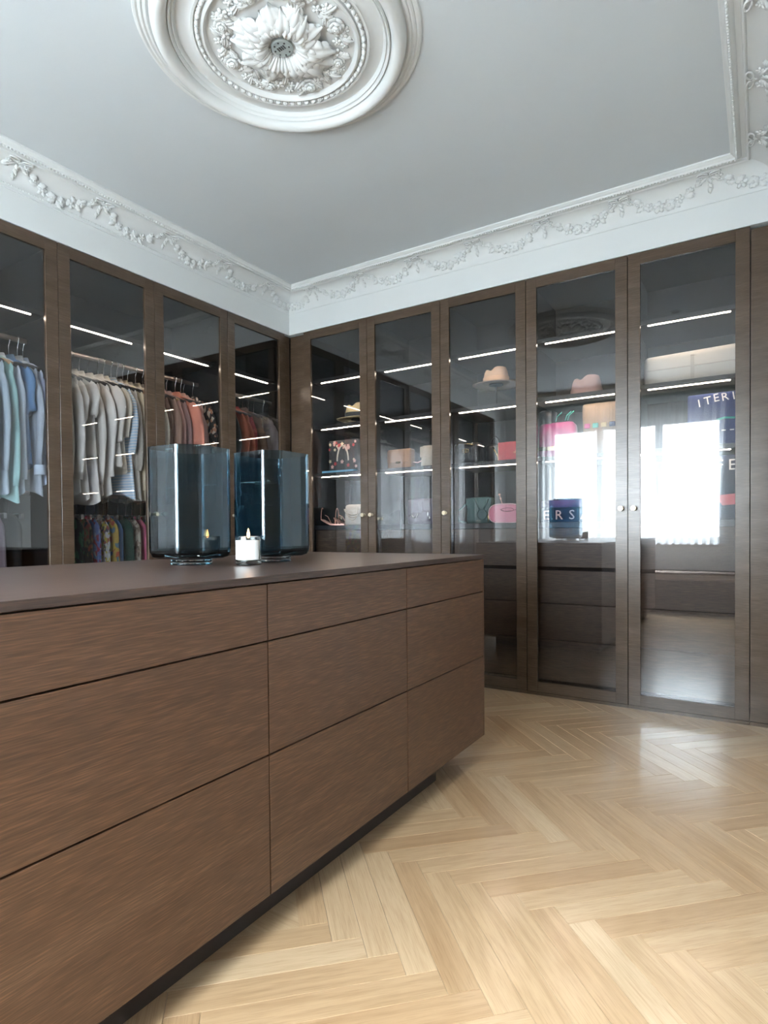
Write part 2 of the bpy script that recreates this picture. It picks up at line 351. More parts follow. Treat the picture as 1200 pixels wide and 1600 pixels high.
def leaf_on(bm, ctr, nrm, d, ln, wd, lift=0.0):
    nrm = nrm.normalized(); d = (d - nrm*d.dot(nrm)).normalized(); e = nrm.cross(d)
    N = 6; L = []; C_ = []; Rr = []
    for i in range(N+1):
        t = i/N; ww = wd*math.sin(PI*min(1, t*0.9+0.08))*(1+0.25*math.cos(t*18)); h = lift*math.sin(t*2.2) + 0.002
        L.append(bm.verts.new(ctr + d*ln*t + e*ww + nrm*h*0.35)); C_.append(bm.verts.new(ctr + d*ln*t + nrm*(h+wd*0.35))); Rr.append(bm.verts.new(ctr + d*ln*t - e*ww + nrm*h*0.35))
    for i in range(N):
        bm.faces.new((L[i], C_[i], C_[i+1], L[i+1])); bm.faces.new((C_[i], Rr[i], Rr[i+1], C_[i+1]))
def swag_mesh(period, seed, scale=1.0):
    rr = random.Random(seed); bm = bmesh.new(); n = 15
    for i in range(n):
        t = (i+0.5)/n; sv = 0.03 + t*(period-0.06); th = 1.30 - 0.95*(1-(2*t-1)**2)
        big = 0.016 + 0.010*math.sin(PI*t) + rr.uniform(-0.003, 0.004)
        c0, nn = cove(sv, th, 0.004)
        if i % 2 == 0: petal_flower(bm, c0, nn, big*1.05*scale, rr, 5)
        else:
            for q in range(3):
                dd = Vector((math.cos(rr.uniform(-0.9, 0.9))*(1 if rr.random() < 0.6 else -1), 0, rr.uniform(-0.9, 0.9)))
                leaf_on(bm, c0, nn, dd, big*1.9*scale, big*0.55*scale, 0.008)
    return fin(bm, True)
def bow_mesh(seed):
    rr = random.Random(seed); bm = bmesh.new()
    c0, nn = cove(0.0, 1.36, 0.003)
    for sgn in (-1, 1):
        pts = []
        for i in range(9):
            a = i/8*2*PI; pts.append(c0 + Vector((sgn*(0.028-0.026*math.cos(a)), -0.010 - 0.012*math.sin(a*0.5), 0)) + Vector((0, -0.012*math.sin(a), -0.006)))
        tube(bm, pts, 0.0048, 5)
        for q in range(2):
            c1, n1 = cove(sgn*(0.012+0.014*q), 1.18-0.14*q, 0.004); leaf_on(bm, c1, n1, Vector((sgn*(0.5+q*0.4), 0, -0.7)), 0.045, 0.010, 0.006)
    for q in range(6):
        t = q/5; c1, n1 = cove((-0.006+0.012*(q % 2)) + rr.uniform(-.004, .004), 1.15-0.55*t, 0.004)
        if q % 2: petal_flower(bm, c1, n1, 0.013*(1-0.4*t), rr, 5)
        else: leaf_on(bm, c1, n1, Vector((rr.uniform(-.4, .4), 0, -1)), 0.036, 0.010, 0.006)
    petal_flower(bm, c0 + Vector((0, -0.004, -0.006)), nn, 0.013, rr, 5)
    return fin(bm, True)
SP = 0.443
swags = [swag_mesh(SP, 11), swag_mesh(SP, 23)]; bow = bow_mesh(5)
for me in swags + [bow]: me.materials.append(MATS['white_plaster'])
def dress(n, first, count, rot, mirror_origin):
    for i in range(count):
        sv = first + i*SP
        for me, nm in ((bow, 'plaster_bow'), (swags[i % 2], 'plaster_swag')):
            o = obj(nm, me, None, TR[n]); o.rotation_euler = (0, 0, rot)
            v = Matrix.Rotation(rot, 3, 'Z') @ Vector((sv, 0, 0)); o.location = Vector(mirror_origin) + v
dress('trim_2', 0.305-SP, 8, 0.0, (0, 0, 0))
dress('trim_1', -4.312, 10, PI/2, (0, 0, 0))
dress('trim_3', 0.314-SP, 10, -PI/2, (XW, 0, 0))
# bead courses
def beads(n, a, b, off, z, step, r, nm):
    bm = bmesh.new(); a = Vector(a); b = Vector(b); L = (b-a).length; k = int(L/step)
    for i in range(k):
        p = a + (b-a)*((i+0.5)/k); blob(bm, (p.x+off[0], p.y+off[1], z), (r, r, r), 5, 4)
    o = obj(nm, bm, 'white_plaster', TR[n], True); o['kind'] = 'stuff'; o['label'] = 'row of small plaster beads'
beads('trim_1', (0.18, YD+.2, 0), (0.18, -0.18, 0), (0, 0), 2.870, 0.0155, 0.0058, 'bead_course')
beads('trim_2', (0.18, -0.18, 0), (XW-0.18, -0.18, 0), (0, 0), 2.870, 0.0155, 0.0058, 'bead_course')
beads('trim_3', (XW-0.18, -0.18, 0), (XW-0.18, YD+.2, 0), (0, 0), 2.870, 0.0155, 0.0058, 'bead_course')
beads('trim_1', (0.006, YD+.2, 0), (0.006, -0.01, 0), (0, 0), 2.792, 0.014, 0.0034, 'lower_bead_course')

# ------------------------------------------------------------------ ceiling medallion
MX, MY = 1.668, -1.93
med = thing('ceiling_medallion', 'large round white plaster ceiling rose with acanthus leaves and flowers', 'medallion', (MX, MY, ZC))
def ring_prof(pts, n=96): 
    bm = bmesh.new(); lathe(bm, pts, n); return bm
obj('outer_moulding', ring_prof([(0.528, 0), (0.524, -0.008), (0.515, -0.011), (0.507, -0.007), (0.505, -0.012), (0.497, -0.016), (0.490, -0.011), (0.488, -0.016), (0.480, -0.019), (0.474, -0.014), (0.470, -0.010)]), 'white_plaster', med, 35)
tor = [(0.472, -0.008)]
for i in range(15):
    a = PI*i/14; tor.append((0.440 + 0.030*math.cos(a), -0.014 - 0.044*math.sin(a)))
tor += [(0.409, -0.030), (0.404, -0.036), (0.399, -0.030), (0.397, -0.022), (0.392, -0.027), (0.387, -0.022), (0.385, -0.012), (0.380, -0.008)]
obj('torus_ring', ring_prof(tor), 'white_plaster', med, 35)
obj('field', ring_prof([(0.384, -0.010), (0.352, -0.013), (0.335, -0.020), (0.330, -0.026), (0.322, -0.027), (0.320, -0.020), (0.296, -0.020), (0.294, -0.030), (0.286, -0.033), (0.279, -0.028), (0.274, -0.016), (0.20, -0.014), (0.0, -0.014)]), 'white_plaster', med, 35)
bm = bmesh.new()
for i in range(64):
    a = 2*PI*i/64; rot = Matrix.Rotation(a, 3, 'Z')
    blob(bm, (0.3085*math.cos(a), 0.3085*math.sin(a), -0.024), (0.0085, 0.0125, 0.010), 8, 5, rot)
    a += PI/64; blob(bm, (0.3085*math.cos(a), 0.3085*math.sin(a), -0.022), (0.0100, 0.0026, 0.008), 6, 4, Matrix.Rotation(a, 3, 'Z'))
o = obj('bead_ring', bm, 'white_plaster', med, True); o['kind'] = 'stuff'
def acanthus(ln, wd, curl, lobes, seed):
    """leaf rooted at the origin growing along +x, hanging below z=0, tip curling down and back"""
    rr = random.Random(seed); bm = bmesh.new(); N, Mw = 22, 10; G = []
    for i in range(N+1):
        t = i/N; half = wd*(0.40 + 0.80*math.sin(PI*min(1, t*0.80+0.05)))*(1 - t**9)
        lob = 1 - 0.30*abs(math.sin(lobes*PI*t))**1.5*(0.3+0.7*t) if t < 0.97 else 0.3
        row = []
        for j in range(Mw+1):
            q = -1 + 2*j/Mw; ww = half*(1 if abs(q) < 0.6 else (1-(1-lob)*(abs(q)-0.6)/0.4))
            x = ln*t*(1 - 0.10*q*q) + ln*0.05*abs(q)*math.sin(lobes*2*PI*t)*t; y = q*ww
            arch = curl*math.sin(PI*min(1, 0.04+t*0.90))
            z = -(0.006 + arch + 0.35*wd*(1-q*q)*0.5) - 0.006*math.cos(q*PI*3)*(1-t*0.5) + 0.010*t*t*abs(q)
            row.append(bm.verts.new((x, y, z)))
        G.append(row)
    for i in range(N):
        for j in range(Mw): bm.faces.new((G[i][j], G[i][j+1], G[i+1][j+1], G[i+1][j]))
    me = fin(bm, True); me.materials.append(MATS['white_plaster']); return me
leafA = acanthus(0.140, 0.044, 0.026, 5, 1); leafB = acanthus(0.108, 0.036, 0.034, 4, 2); leafC = acanthus(0.072, 0.022, 0.034, 3, 3); leafD = acanthus(0.190, 0.052, 0.018, 7, 4)
def place(me, nm, n, r0, a0, z, tilt=0.0, jit=0.08, sc=1.0):
    for i in range(n):
        a = a0 + 2*PI*i/n + R.uniform(-jit, jit); o = obj(nm, me, None, med)
        o.rotation_euler = (R.uniform(-0.12, 0.12), tilt, a); o.location = (r0*math.cos(a), r0*math.sin(a), z); k = sc*R.uniform(0.9, 1.1); o.scale = (k, k, k)
place(leafD, 'acanthus_leaf', 4, 0.03, PI/4+0.25, -0.010, 0.0, 0.03)
place(leafA, 'acanthus_leaf', 10, 0.050, 0.1, -0.014)
place(leafB, 'acanthus_leaf', 11, 0.050, 0.25, -0.018, -0.1)
place(leafC, 'acanthus_leaf', 12, 0.050, 0.0, -0.024, -0.15)
bm = bmesh.new(); lathe(bm, [(0.0, -0.042), (0.036, -0.042), (0.041, -0.038), (0.041, -0.012)], 32)
disc = obj('centre_disc', bm, 'disc_grey', med, 30)
bm = bmesh.new()
for i in range(8):
    a = 2*PI*i/8+0.2; lathe(bm, [(0, -0.0430), (0.0036, -0.0430), (0.0036, -0.041)], 8, 0.029*math.cos(a), 0.029*math.sin(a))
for i in range(4): bx(bm, -0.016+i*0.009, -0.011+i*0.009, -0.013, 0.004, -0.0432, -0.041)
obj('disc_holes', bm, 'spot_dark', disc)
def rose_mesh(r, seed):
    rr = random.Random(seed); bm = bmesh.new()
    for ring_, (n, rad, sz, z) in enumerate(((6, 0.62, 0.50, 0.10), (5, 0.38, 0.42, 0.32), (3, 0.16, 0.30, 0.52))):
        a0 = rr.random()*6
        for i in range(n):
            a = a0+2*PI*i/n; rot = Matrix.Rotation(a, 3, 'Z') @ Matrix.Rotation(0.5+0.25*ring_, 3, 'Y')
            blob(bm, (r*rad*math.cos(a), r*rad*math.sin(a), -r*z), (r*sz*0.75, r*sz, r*0.16), 8, 5, rot)
    blob(bm, (0, 0, -r*0.6), (r*0.16,)*3, 6, 4)
    me = fin(bm, True); me.materials.append(MATS['white_plaster']); return me
def small_flower(r, seed):
    bm = bmesh.new(); petal_flower(bm, Vector((0, 0, 0)), Vector((0, 0, -1)), r, random.Random(seed), 5); me = fin(bm, True); me.materials.append(MATS['white_plaster']); return me
rose1, rose2 = rose_mesh(0.038, 1), rose_mesh(0.032, 2); fl1, fl2 = small_flower(0.025, 3), small_flower(0.019, 4)
leafS = acanthus(0.052, 0.013, 0.008, 3, 9)
for gi in range(8):
    a = gi*PI/4 + 0.18; main = gi % 2 == 0
    for nm, me, dr, da in (('rose', rose1 if main else rose2, 0.0, 0.0), ('blossom', fl1, 0.010, 0.20), ('blossom', fl1, -0.012, -0.19), ('blossom', fl2, 0.026, 0.12), ('blossom', fl2, 0.014, -0.34), ('blossom', fl2, -0.014, 0.36)):
        rr_, aa = 0.222+dr, a+da+R.uniform(-.03, .03); o = obj(nm, me, None, med, loc=(rr_*math.cos(aa), rr_*math.sin(aa), -0.018), rz=R.uniform(0, 6))
    for q in range(5):
        aa = a + R.uniform(-0.36, 0.36); rr_ = 0.22+R.uniform(-0.015, 0.015); o = obj('leaf', leafS, None, med, loc=(rr_*math.cos(aa), rr_*math.sin(aa), -0.012), rz=R.uniform(0, 2*PI))
# recessed ceiling spots
for i, (x, y, lb) in enumerate([(2.57, -2.03, 'small round recessed ceiling spot nearest the wide opening'), (2.58, -3.55, 'small round recessed ceiling spot between opening and window'), (0.62, -3.5, 'small round recessed ceiling spot between left wardrobes and window')]):
    t = thing('recessed_spot', lb, 'ceiling light', (x, y, ZC), group='recessed ceiling spots')
    bm = bmesh.new(); lathe(bm, [(0.045, 0), (0.045, -0.004), (0.036, -0.006), (0.033, -0.001)], 24); obj('trim_ring', bm, 'disc_grey', t, 30)
    bm = bmesh.new(); lathe(bm, [(0.034, -0.001), (0.0, -0.001)], 24); obj('lens', bm, 'spot_dark', t)

# ================================================================== WARDROBES
Z0D, Z1D = 0.0205, ZT      # door bottom / top
bm = bmesh.new(); lathe(bm, [(0.0, 0), (0.0135, 0), (0.0150, 0.004), (0.0150, 0.012), (0.0135, 0.0145), (0.007, 0.016), (0.006, 0.030), (0.011, 0.032), (0.011, 0.034)], 20)
knob_me = fin(bm, 30); knob_me.materials.append(MATS['brass'])
def door(root, xa, xb, knob, glazing='smoked_glass'):
    g = 0.0017; xa += g; xb -= g; st = 0.0655; gz0, gz1 = 0.085, 2.541
    d = obj('door', bm_box(xa, xa+st, 0.0, 0.022, Z0D, Z1D, bev=0.0008), 'stained_oak_x', root); d['label'] = 'framed glass door'
    obj('stile', bm_box(xb-st, xb, 0.0, 0.022, Z0D, Z1D, bev=0.0008), 'stained_oak_x', d)
    obj('rail', bm_box(xa+st, xb-st, 0.0, 0.022, gz1, Z1D, bev=0.0008), 'stained_oak_x', d)
    obj('rail', bm_box(xa+st, xb-st, 0.0, 0.022, Z0D, gz0, bev=0.0008), 'stained_oak_x', d)
    p = obj('glass_pane', bm_box(xa+st-0.004, xb-st+0.004, 0.0075, 0.0125, gz0-0.004, gz1+0.004), glazing, d); p['label'] = 'smoked glass'
    if knob:
        kx = xa+st/2 if knob == 'l' else xb-st/2
        k = obj('knob', knob_me, None, d, loc=(kx, -0.033, 1.157), rot=(-PI/2, 0, 0)); k['label'] = 'small round brass knob'
def led(root, xa, xb, z, y=0.104):
    h = obj('led_profile', bm_box(xa-0.006, xb+0.006, y-0.009, y+0.009, z+0.001, z+0.011), 'charcoal_shelf', root)
    o = obj('led_diffuser', bm_box(xa, xb, y-0.0035, y+0.0035, z-0.003, z+0.002), 'led', h); o['label'] = 'glowing warm white strip'
def carcass(root, x0, x1):
    bm = bmesh.new(); e = 0.0006
    bx(bm, x0+e, x0+0.018, 0.026, 0.60, Z0D, Z1D); bx(bm, x1-0.018, x1-e, 0.026, 0.60, Z0D, Z1D); bx(bm, x0+0.018, x1-0.018, 0.588, 0.60, Z0D, Z1D)
    bx(bm, x0+0.018, x1-0.018, 0.026, 0.588, Z1D-0.02, Z1D); bx(bm, x0+0.018, x1-0.018, 0.026, 0.588, Z0D, Z0D+0.018)
    obj('carcass', bm, 'charcoal', root)
def back_unit(i, label, knob):
    x0, x1 = XB[i], XB[i+1]; W = x1-x0
    r = thing('wardrobe', label, 'wardrobe', (x0, 0, 0), 0.0, 'glass fronted wardrobes')
    carcass(r, 0, W); door(r, 0, W, knob)
    obj('plinth', bm_box(0.0005, W-0.0005, 0.003, 0.03, 0.0, 0.0185), 'stained_oak_x', r)
    for z in (2.215, 1.845, 1.469):
        s_ = obj('shelf', bm_box(0.0185, W-0.0185, 0.094, 0.586, z+0.006, z+0.031, bev=0.001), 'charcoal_shelf', r)
        led(r, 0.093, W-0.093, z)
    obj('counter_shelf', bm_box(0.0185, W-0.0185, 0.10, 0.586, 1.05, 1.085, bev=0.001), 'charcoal_shelf', r)
    for za, zb in ((0.802, 1.046), (0.571, 0.778), (0.339, 0.567), (0.080, 0.335)):
        obj('drawer_front', bm_box(0.020, W-0.020, 0.110, 0.130, za, zb, bev=0.001), 'inner_drawer_oak', r)
    obj('drawer_box', bm_box(0.020, W-0.020, 0.16, 0.58, 0.06, 1.045), 'charcoal', r)
BL = ['glass wardrobe with a straw hat and floral bag, beside the corner', 'glass wardrobe with two small tan handbags, second from the corner', 'glass wardrobe with red clutch and pink bag, its knob on the left stile',
      'glass wardrobe with a pink hat, its knob on the right stile', 'glass wardrobe beside the plain end panel, reflecting the curtained window']
for i, k in enumerate('rllrl'): back_unit(i, BL[i], k)
# plain filler panels (set back a little)
tag(obj('filler_panel', bm_box(0.0, XB[0]-0.001, 0.014, 0.034, 0.0, 2.594), 'stained_oak_x'), 'narrow stained oak filler panel in the wardrobe corner', 'panel')
tag(obj('filler_panel', bm_box(XB[5]+0.002, XW, 0.010, 0.034, 0.0205, 2.590), 'stained_oak_x'), 'plain stained oak end panel beside the last glass wardrobe', 'panel')
tag(obj('filler_panel', bm_box(-0.024, -0.012, YA[0]+0.001, 0.013, 0.0, 2.594), 'stained_oak_y'), 'very narrow stained oak strip in the corner beside the rust jackets', 'panel')
tag(obj('base_strip', bm_box(XB[5]+0.002, XW, 0.004, 0.03, 0, 0.0185), 'stained_oak_x'), 'low oak base strip under the plain end panel', 'panel')
# left run: local x runs along world y, local depth goes to -x
def left_unit(ya, yb, doors, label, rods=True, lowrod=True, blind=0.0):
    r = thing('wardrobe', label, 'wardrobe', (0, ya, 0), PI/2, 'glass fronted wardrobes')
    W = yb-ya+blind; carcass(r, 0, W)
    for a, b, k in doors:
        door(r, a-ya, b-ya, k); led(r, a-ya+0.093, b-ya-0.093, 2.212, 0.104)
    obj('plinth', bm_box(0.0005, W-0.0005-blind, 0.003, 0.03, 0.0, 0.0185), 'stained_oak_x', r)
    obj('shelf', bm_box(0.0185, W-0.0185, 0.094, 0.586, 2.218, 2.243, bev=0.001), 'charcoal_shelf', r)
    for z in ((2.118, 1.272) if rods else ()):
        bm = bmesh.new(); tube(bm, [(0.019, 0.30, z), (W-0.019, 0.30, z)], 0.0145, 12); obj('hanging_rod', bm, 'rod_metal', r, 40)
left_unit(YA[1], YA[0], [(YA[1], YA[0], 'l')], 'glass wardrobe of rust and dark jackets in the corner', blind=0.17)
left_unit(YA[3], YA[1], [(YA[3], YA[2], 'r'), (YA[2], YA[1], 'l')], 'double glass wardrobe of white blouses and pink jackets')
left_unit(YA[5], YA[3], [(YA[5], YA[4], 'r'), (YA[4], YA[3], 'l')], 'double glass wardrobe of blue shirts')
left_unit(YA[7], YA[5], [(YA[7], YA[6], 'r'), (YA[6], YA[5], 'l')], 'empty double glass wardrobe nearest the curtained window', rods=False)

# ================================================================== ISLAND
IX0, IX1 = 1.095, 2.1444; IE = -1.1579; SE = [IE, -1.8467, -2.5454, -3.2441, -3.9428]
ZD = [(0.7663, 0.9075), (0.4766, 0.7619), (0.1162, 0.4722)]
IL = ['oak drawer unit at the end of the island nearest the glass wardrobes', 'oak drawer unit in the island, second from its end', 'oak drawer unit in the island, third from its end', 'oak drawer unit in the island, nearest the window']
for i in range(4):
    ya, yb = SE[i+1], SE[i]
    t = thing('drawer_unit', IL[i], 'drawer unit', (IX0, ya, 0), 0.0, 'drawer units forming the island')
    W = yb-ya; D = IX1-IX0; endp = 0.012 if i == 0 else 0.0
    bm = bmesh.new(); bx(bm, 0.0, D-0.0235, 0.0006, W-0.0006-endp, 0.1162, 0.9085); obj('body', bm, 'island_oak', t)
    for za, zb in ZD:
        obj('drawer_front', bm_box(D-0.022, D, 0.0018, W-0.0018-endp, za, zb, bev=0.0007), 'island_oak', t)
    if endp: obj('end_panel', bm_box(0.0, D, W-0.0118, W, 0.1162, 0.9085, bev=0.0007), 'island_oak', t)
tag(obj('island_worktop', bm_box(IX0-0.012, IX1+0.001, SE[4]-0.01, IE+0.002, 0.9115, 0.9297, bev=0.0009), 'island_top_oak'), 'thin dark stained oak worktop covering the whole island', 'worktop')
obj_sp = obj('worktop_spacer', bm_box(IX0+0.02, IX1-0.03, SE[4]+0.02, IE-0.03, 0.9085, 0.9115), 'island_oak'); tag(obj_sp, 'recessed spacer between island drawers and worktop', 'spacer')
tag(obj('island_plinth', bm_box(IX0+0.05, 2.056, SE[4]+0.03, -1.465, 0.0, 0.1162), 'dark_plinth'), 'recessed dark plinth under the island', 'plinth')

# ================================================================== VASES AND CANDLE
def octa(hx, ch, z, e=0.0045):
    """square outline with cut corners, every vertical edge slightly bevelled"""
    p = [(hx, hx-ch), (hx-ch, hx), (-hx+ch, hx), (-hx, hx-ch), (-hx, -hx+ch), (-hx+ch, -hx), (hx-ch, -hx), (hx, -hx+ch)]
    out = []
    for i in range(8):
        P, A, B = Vector(p[i]), Vector(p[i-1]), Vector(p[(i+1) % 8])
        out += [P + (A-P).normalized()*e, P + (B-P).normalized()*e]
    return [(a.x, a.y, z) for a in out]
def vase(name, label, loc, hx, ch, zt, foot_r, rz):
    t = thing(name, label, 'vase', loc, rz, 'blue glass vases')
    def shell(secs):
        bm = bmesh.new(); rings = [[bm.verts.new(p) for p in octa(a, b, z)] for a, b, z in secs]
        for A, B in zip(rings, rings[1:]):
            for k in range(16): bm.faces.new((A[k], A[(k+1) % 16], B[(k+1) % 16], B[k]))
        bm.faces.new(rings[0][::-1]); bm.faces.new(rings[-1]); return bm
    fz = 0.022; th = 0.008; k = ch/hx
    outer = [(hx*0.80, hx*0.80*k, fz), (hx*0.93, hx*0.93*k, fz+0.006), (hx*0.985, hx*0.985*k, fz+0.020), (hx, ch, fz+0.036), (hx, ch, zt)]
    inner = [(hx-th, (hx-th)*k, zt), (hx-th, (hx-th)*k, fz+0.042), (hx*0.93, hx*0.93*k, fz+0.028), (hx*0.80, hx*0.80*k, fz+0.020)]
    obj('glass_body', shell(outer+inner), 'blue_glass', t)
    bm = bmesh.new(); lathe(bm, [(0, 0.0003), (foot_r*0.97, 0.0003), (foot_r, 0.003), (foot_r, 0.010), (foot_r*0.96, 0.0125), (foot_r, 0.015), (foot_r*0.98, 0.021), (foot_r*0.9, 0.0235), (0, 0.0235)], 48)
    f = obj('foot', bm, 'clear_glass', t, 30); f['label'] = 'clear round glass foot'
VZ = 0.9297
vase('glass_vase', 'blue faceted glass vase to the window side of the candle', (1.535, -2.275, VZ), 0.120, 0.053, 0.396, 0.070, 0.04)
vase('glass_vase', 'blue faceted glass vase standing behind the candle', (1.658, -2.003, VZ), 0.119, 0.047, 0.396, 0.068, -0.02)
t = thing('candle', 'lit white candle in a clear glass tumbler on the worktop', 'candle', (1.748, -2.215, VZ))
t.scale = (0.88, 0.88, 0.88)
bm = bmesh.new(); rr0 = 0.0485; lathe(bm, [(0, 0.0003), (0.045, 0.0003), (rr0, 0.003), (rr0, 0.108), (rr0-0.002, 0.110), (rr0-0.0045, 0.108), (rr0-0.0045, 0.020), (0.040, 0.016), (0, 0.016)], 40); obj('tumbler', bm, 'clear_glass', t, 30)
bm = bmesh.new(); lathe(bm, [(0, 0.0165), (0.0395, 0.0165), (0.0425, 0.022), (0.0425, 0.094), (0.012, 0.091), (0, 0.090)], 40); obj('wax', bm, 'candle_wax', t, 30)
bm = bmesh.new(); 
vlo = []; vhi = []
for k in range(25):
    a = (YAW - PI/2) + (k-12)*0.088; vlo.append(bm.verts.new((0.0492*math.cos(a), 0.0492*math.sin(a), 0.022))); vhi.append(bm.verts.new((0.0492*math.cos(a), 0.0492*math.sin(a), 0.094)))
for k in range(24): bm.faces.new((vlo[k], vlo[k+1], vhi[k+1], vhi[k]))
lab = obj('paper_label', bm, 'label_paper', t, True); lab['label'] = 'plain white paper label'
bm = bmesh.new(); tube(bm, [(0, 0, 0.090), (0.001, 0, 0.106)], 0.0012, 6); obj('wick', bm, 'black_gap', t)
bm = bmesh.new(); lathe(bm, [(0, 0.101), (0.0045, 0.106), (0.0062, 0.113), (0.0045, 0.123), (0.0016, 0.134), (0, 0.139)], 12); f = obj('flame', bm, 'flame', t, True); f['label'] = 'small orange flame'

# ================================================================== WINDOW SIDE (seen in the glass)
def curtain(name, label, x0, x1, xb1, y, z0, z1, pleats, seed):
    rr = random.Random(seed); bm = bmesh.new(); N = pleats*8; Mz = 14; G = []
    for j in range(Mz+1):
        t = j/Mz; z = z1+(z0-z1)*t; row = []
        for i in range(N+1):
            q = i/N; xr = x1 + (xb1-x1)*t
            a = q*pleats*2*PI; amp = 0.030*(0.75+0.25*math.sin(q*9+seed))
            row.append(bm.verts.new((x0+(xr-x0)*q + 0.006*math.sin(a*2), y + amp*math.sin(a + 0.5*math.sin(q*13+t*1.5)), z + (0.012*math.cos(a) if j == Mz else 0))))
        G.append(row)
    for j in range(Mz):
        for i in range(N): bm.faces.new((G[j][i], G[j][i+1], G[j+1][i+1], G[j+1][i]))
    return tag(obj(name, bm, 'sheer_fabric', None, True), label, 'curtain', 'sheer window curtains')
curtain('sheer_curtain', 'white sheer curtain drawn across the side of the window near the island', 0.55, 1.70, 1.66, -4.56, 0.845, 2.70, 13, 1)
curtain('sheer_curtain', 'white sheer curtain drawn across the side of the window near the opening', 1.68, 2.86, 2.77, -4.56, 0.845, 2.70, 13, 2)
t = thing('curtain_rail', 'double grey curtain rail fixed to the ceiling before the window', 'curtain rail', (0, -4.56, ZC))
for dy in (-0.05, 0.05): obj('track', bm_box(0.45, 3.0, dy-0.012, dy+0.012, -0.20, -0.165), 'disc_grey', t)
for xx in (0.6, 1.7, 2.85): obj('bracket', bm_box(xx-0.012, xx+0.012, -0.06, 0.06, -0.1655, 0.0), 'disc_grey', t)
tag(obj('pelmet_board', bm_box(0.40, 3.10, -4.46, -4.44, 2.72, ZC, bev=0.002), 'pelmet_cream'), 'cream pelmet board hiding the curtain rail', 'pelmet')
t = thing('window_bench', 'low upholstered window bench with a beige seat cushion', 'bench', (1.75, -4.56, 0))
obj('base', bm_box(-1.35, 1.5, -0.185, 0.185, 0.0, 0.40, bev=0.004), 'inner_drawer_oak', t)
obj('seat_cushion', bm_box(-1.35, 1.5, -0.185, 0.195, 0.40, 0.505, bev=0.02), 'cushion', t, 40)



# ================================================================== GARMENTS
DROP = 0.036
def garment(shape, seed):
    """mesh data of a hanging garment; x = shoulder axis, y = thickness, z = 0 at the rod"""
    rr = random.Random(seed); hw = shape.get('hw', 0.205); zl = shape.get('len', 0.76)-0.03; th = shape.get('th', 0.0135); nk = 0.085+DROP
    flare = shape.get('flare', 0.02); NA, NZ = 32, 22; bm = bmesh.new(); rings = []; f1, f2, p1, p2 = rr.randint(3, 5), rr.randint(6, 9), rr.random()*6, rr.random()*6
    for j in range(NZ+1):
        t = j/NZ
        if t < 0.16: u = t/0.16; z = -nk - 0.075*u**1.2; w = 0.045 + (hw-0.045)*u**0.85; d = th*(0.55+0.45*u)
        else: u = (t-0.16)/0.84; z = -nk-0.075 - (zl-0.075)*u; w = hw*(1-0.10*math.sin(PI*u)) + flare*u; d = th*(1+0.35*u)
        row = []
        for k in range(NA):
            a = 2*PI*k/NA; ca, sa = math.cos(a), math.sin(a); fold = (0.24*math.sin(f1*a+p1+2*t) + 0.14*math.sin(f2*a+p2))*min(1, t*2.2)
            x = w*math.copysign(abs(ca)**0.8, ca)*(1+0.03*fold); y = d*math.copysign(abs(sa)**0.7, sa)*(1+fold)+0.003*math.sin(3*t+p1)*ca*t
            zz = z + (0.018*math.sin(2*a+p1) - 0.012*abs(ca))*(t > 0.97); row.append(bm.verts.new((x, y, zz)))
        rings.append(row)
    for A, B in zip(rings, rings[1:]):
        for k in range(NA): bm.faces.new((A[k], A[(k+1) % NA], B[(k+1) % NA], B[k]))
    bm.faces.new(rings[0])
    return fin(bm, True)
def sleeve(sl, rad, sgn, seed, hw=0.205, ruffle=0.0):
    rr = random.Random(seed); bm = bmesh.new(); N = 12; pts = []; rad_ = []
    for i in range(N+1):
        t = i/N; x = sgn*(hw-0.055 + 0.080*math.sin(min(1, t*2.2)*PI/2) - 0.02*t + 0.010*math.sin(t*7+seed)); y = 0.004*math.sin(t*5+seed*2); z = -0.142-DROP - (sl+0.013)*t
        pts.append((x, y, z)); rad_.append(rad*(0.12+0.98*min(1, t*4.0)**0.6)*(1-0.35*t) + ruffle*t + 0.002*math.sin(t*20+seed))
    tube(bm, pts, rad_, 10); 
    for v in bm.verts:
        if ruffle > 0.015:
            tt = min(1, max(0, (-v.co.z-0.142-DROP)/(sl+0.013))); v.co.x += 0.010*tt*math.sin(v.co.y*260+seed); v.co.z += 0.014*tt*math.sin(v.co.y*190+v.co.x*90)
        v.co.y *= 0.42
    return fin(bm, True)
def collar(seed, hgt=0.032):
    bm = bmesh.new(); N = 14; A = []; B = []; C_ = []
    for k in range(N):
        a = 2*PI*k/N; A.append(bm.verts.new((0.050*math.cos(a), 0.018*math.sin(a), -0.092-DROP))); B.append(bm.verts.new((0.046*math.cos(a), 0.015*math.sin(a), -0.092-DROP+hgt))); C_.append(bm.verts.new((0.072*math.cos(a), 0.021*math.sin(a), -0.098-DROP-0.012*abs(math.sin(a)))))
    for k in range(N):
        j = (k+1) % N; bm.faces.new((A[k], A[j], B[j], B[k])); bm.faces.new((B[k], B[j], C_[j], C_[k]))
    return fin(bm, True)
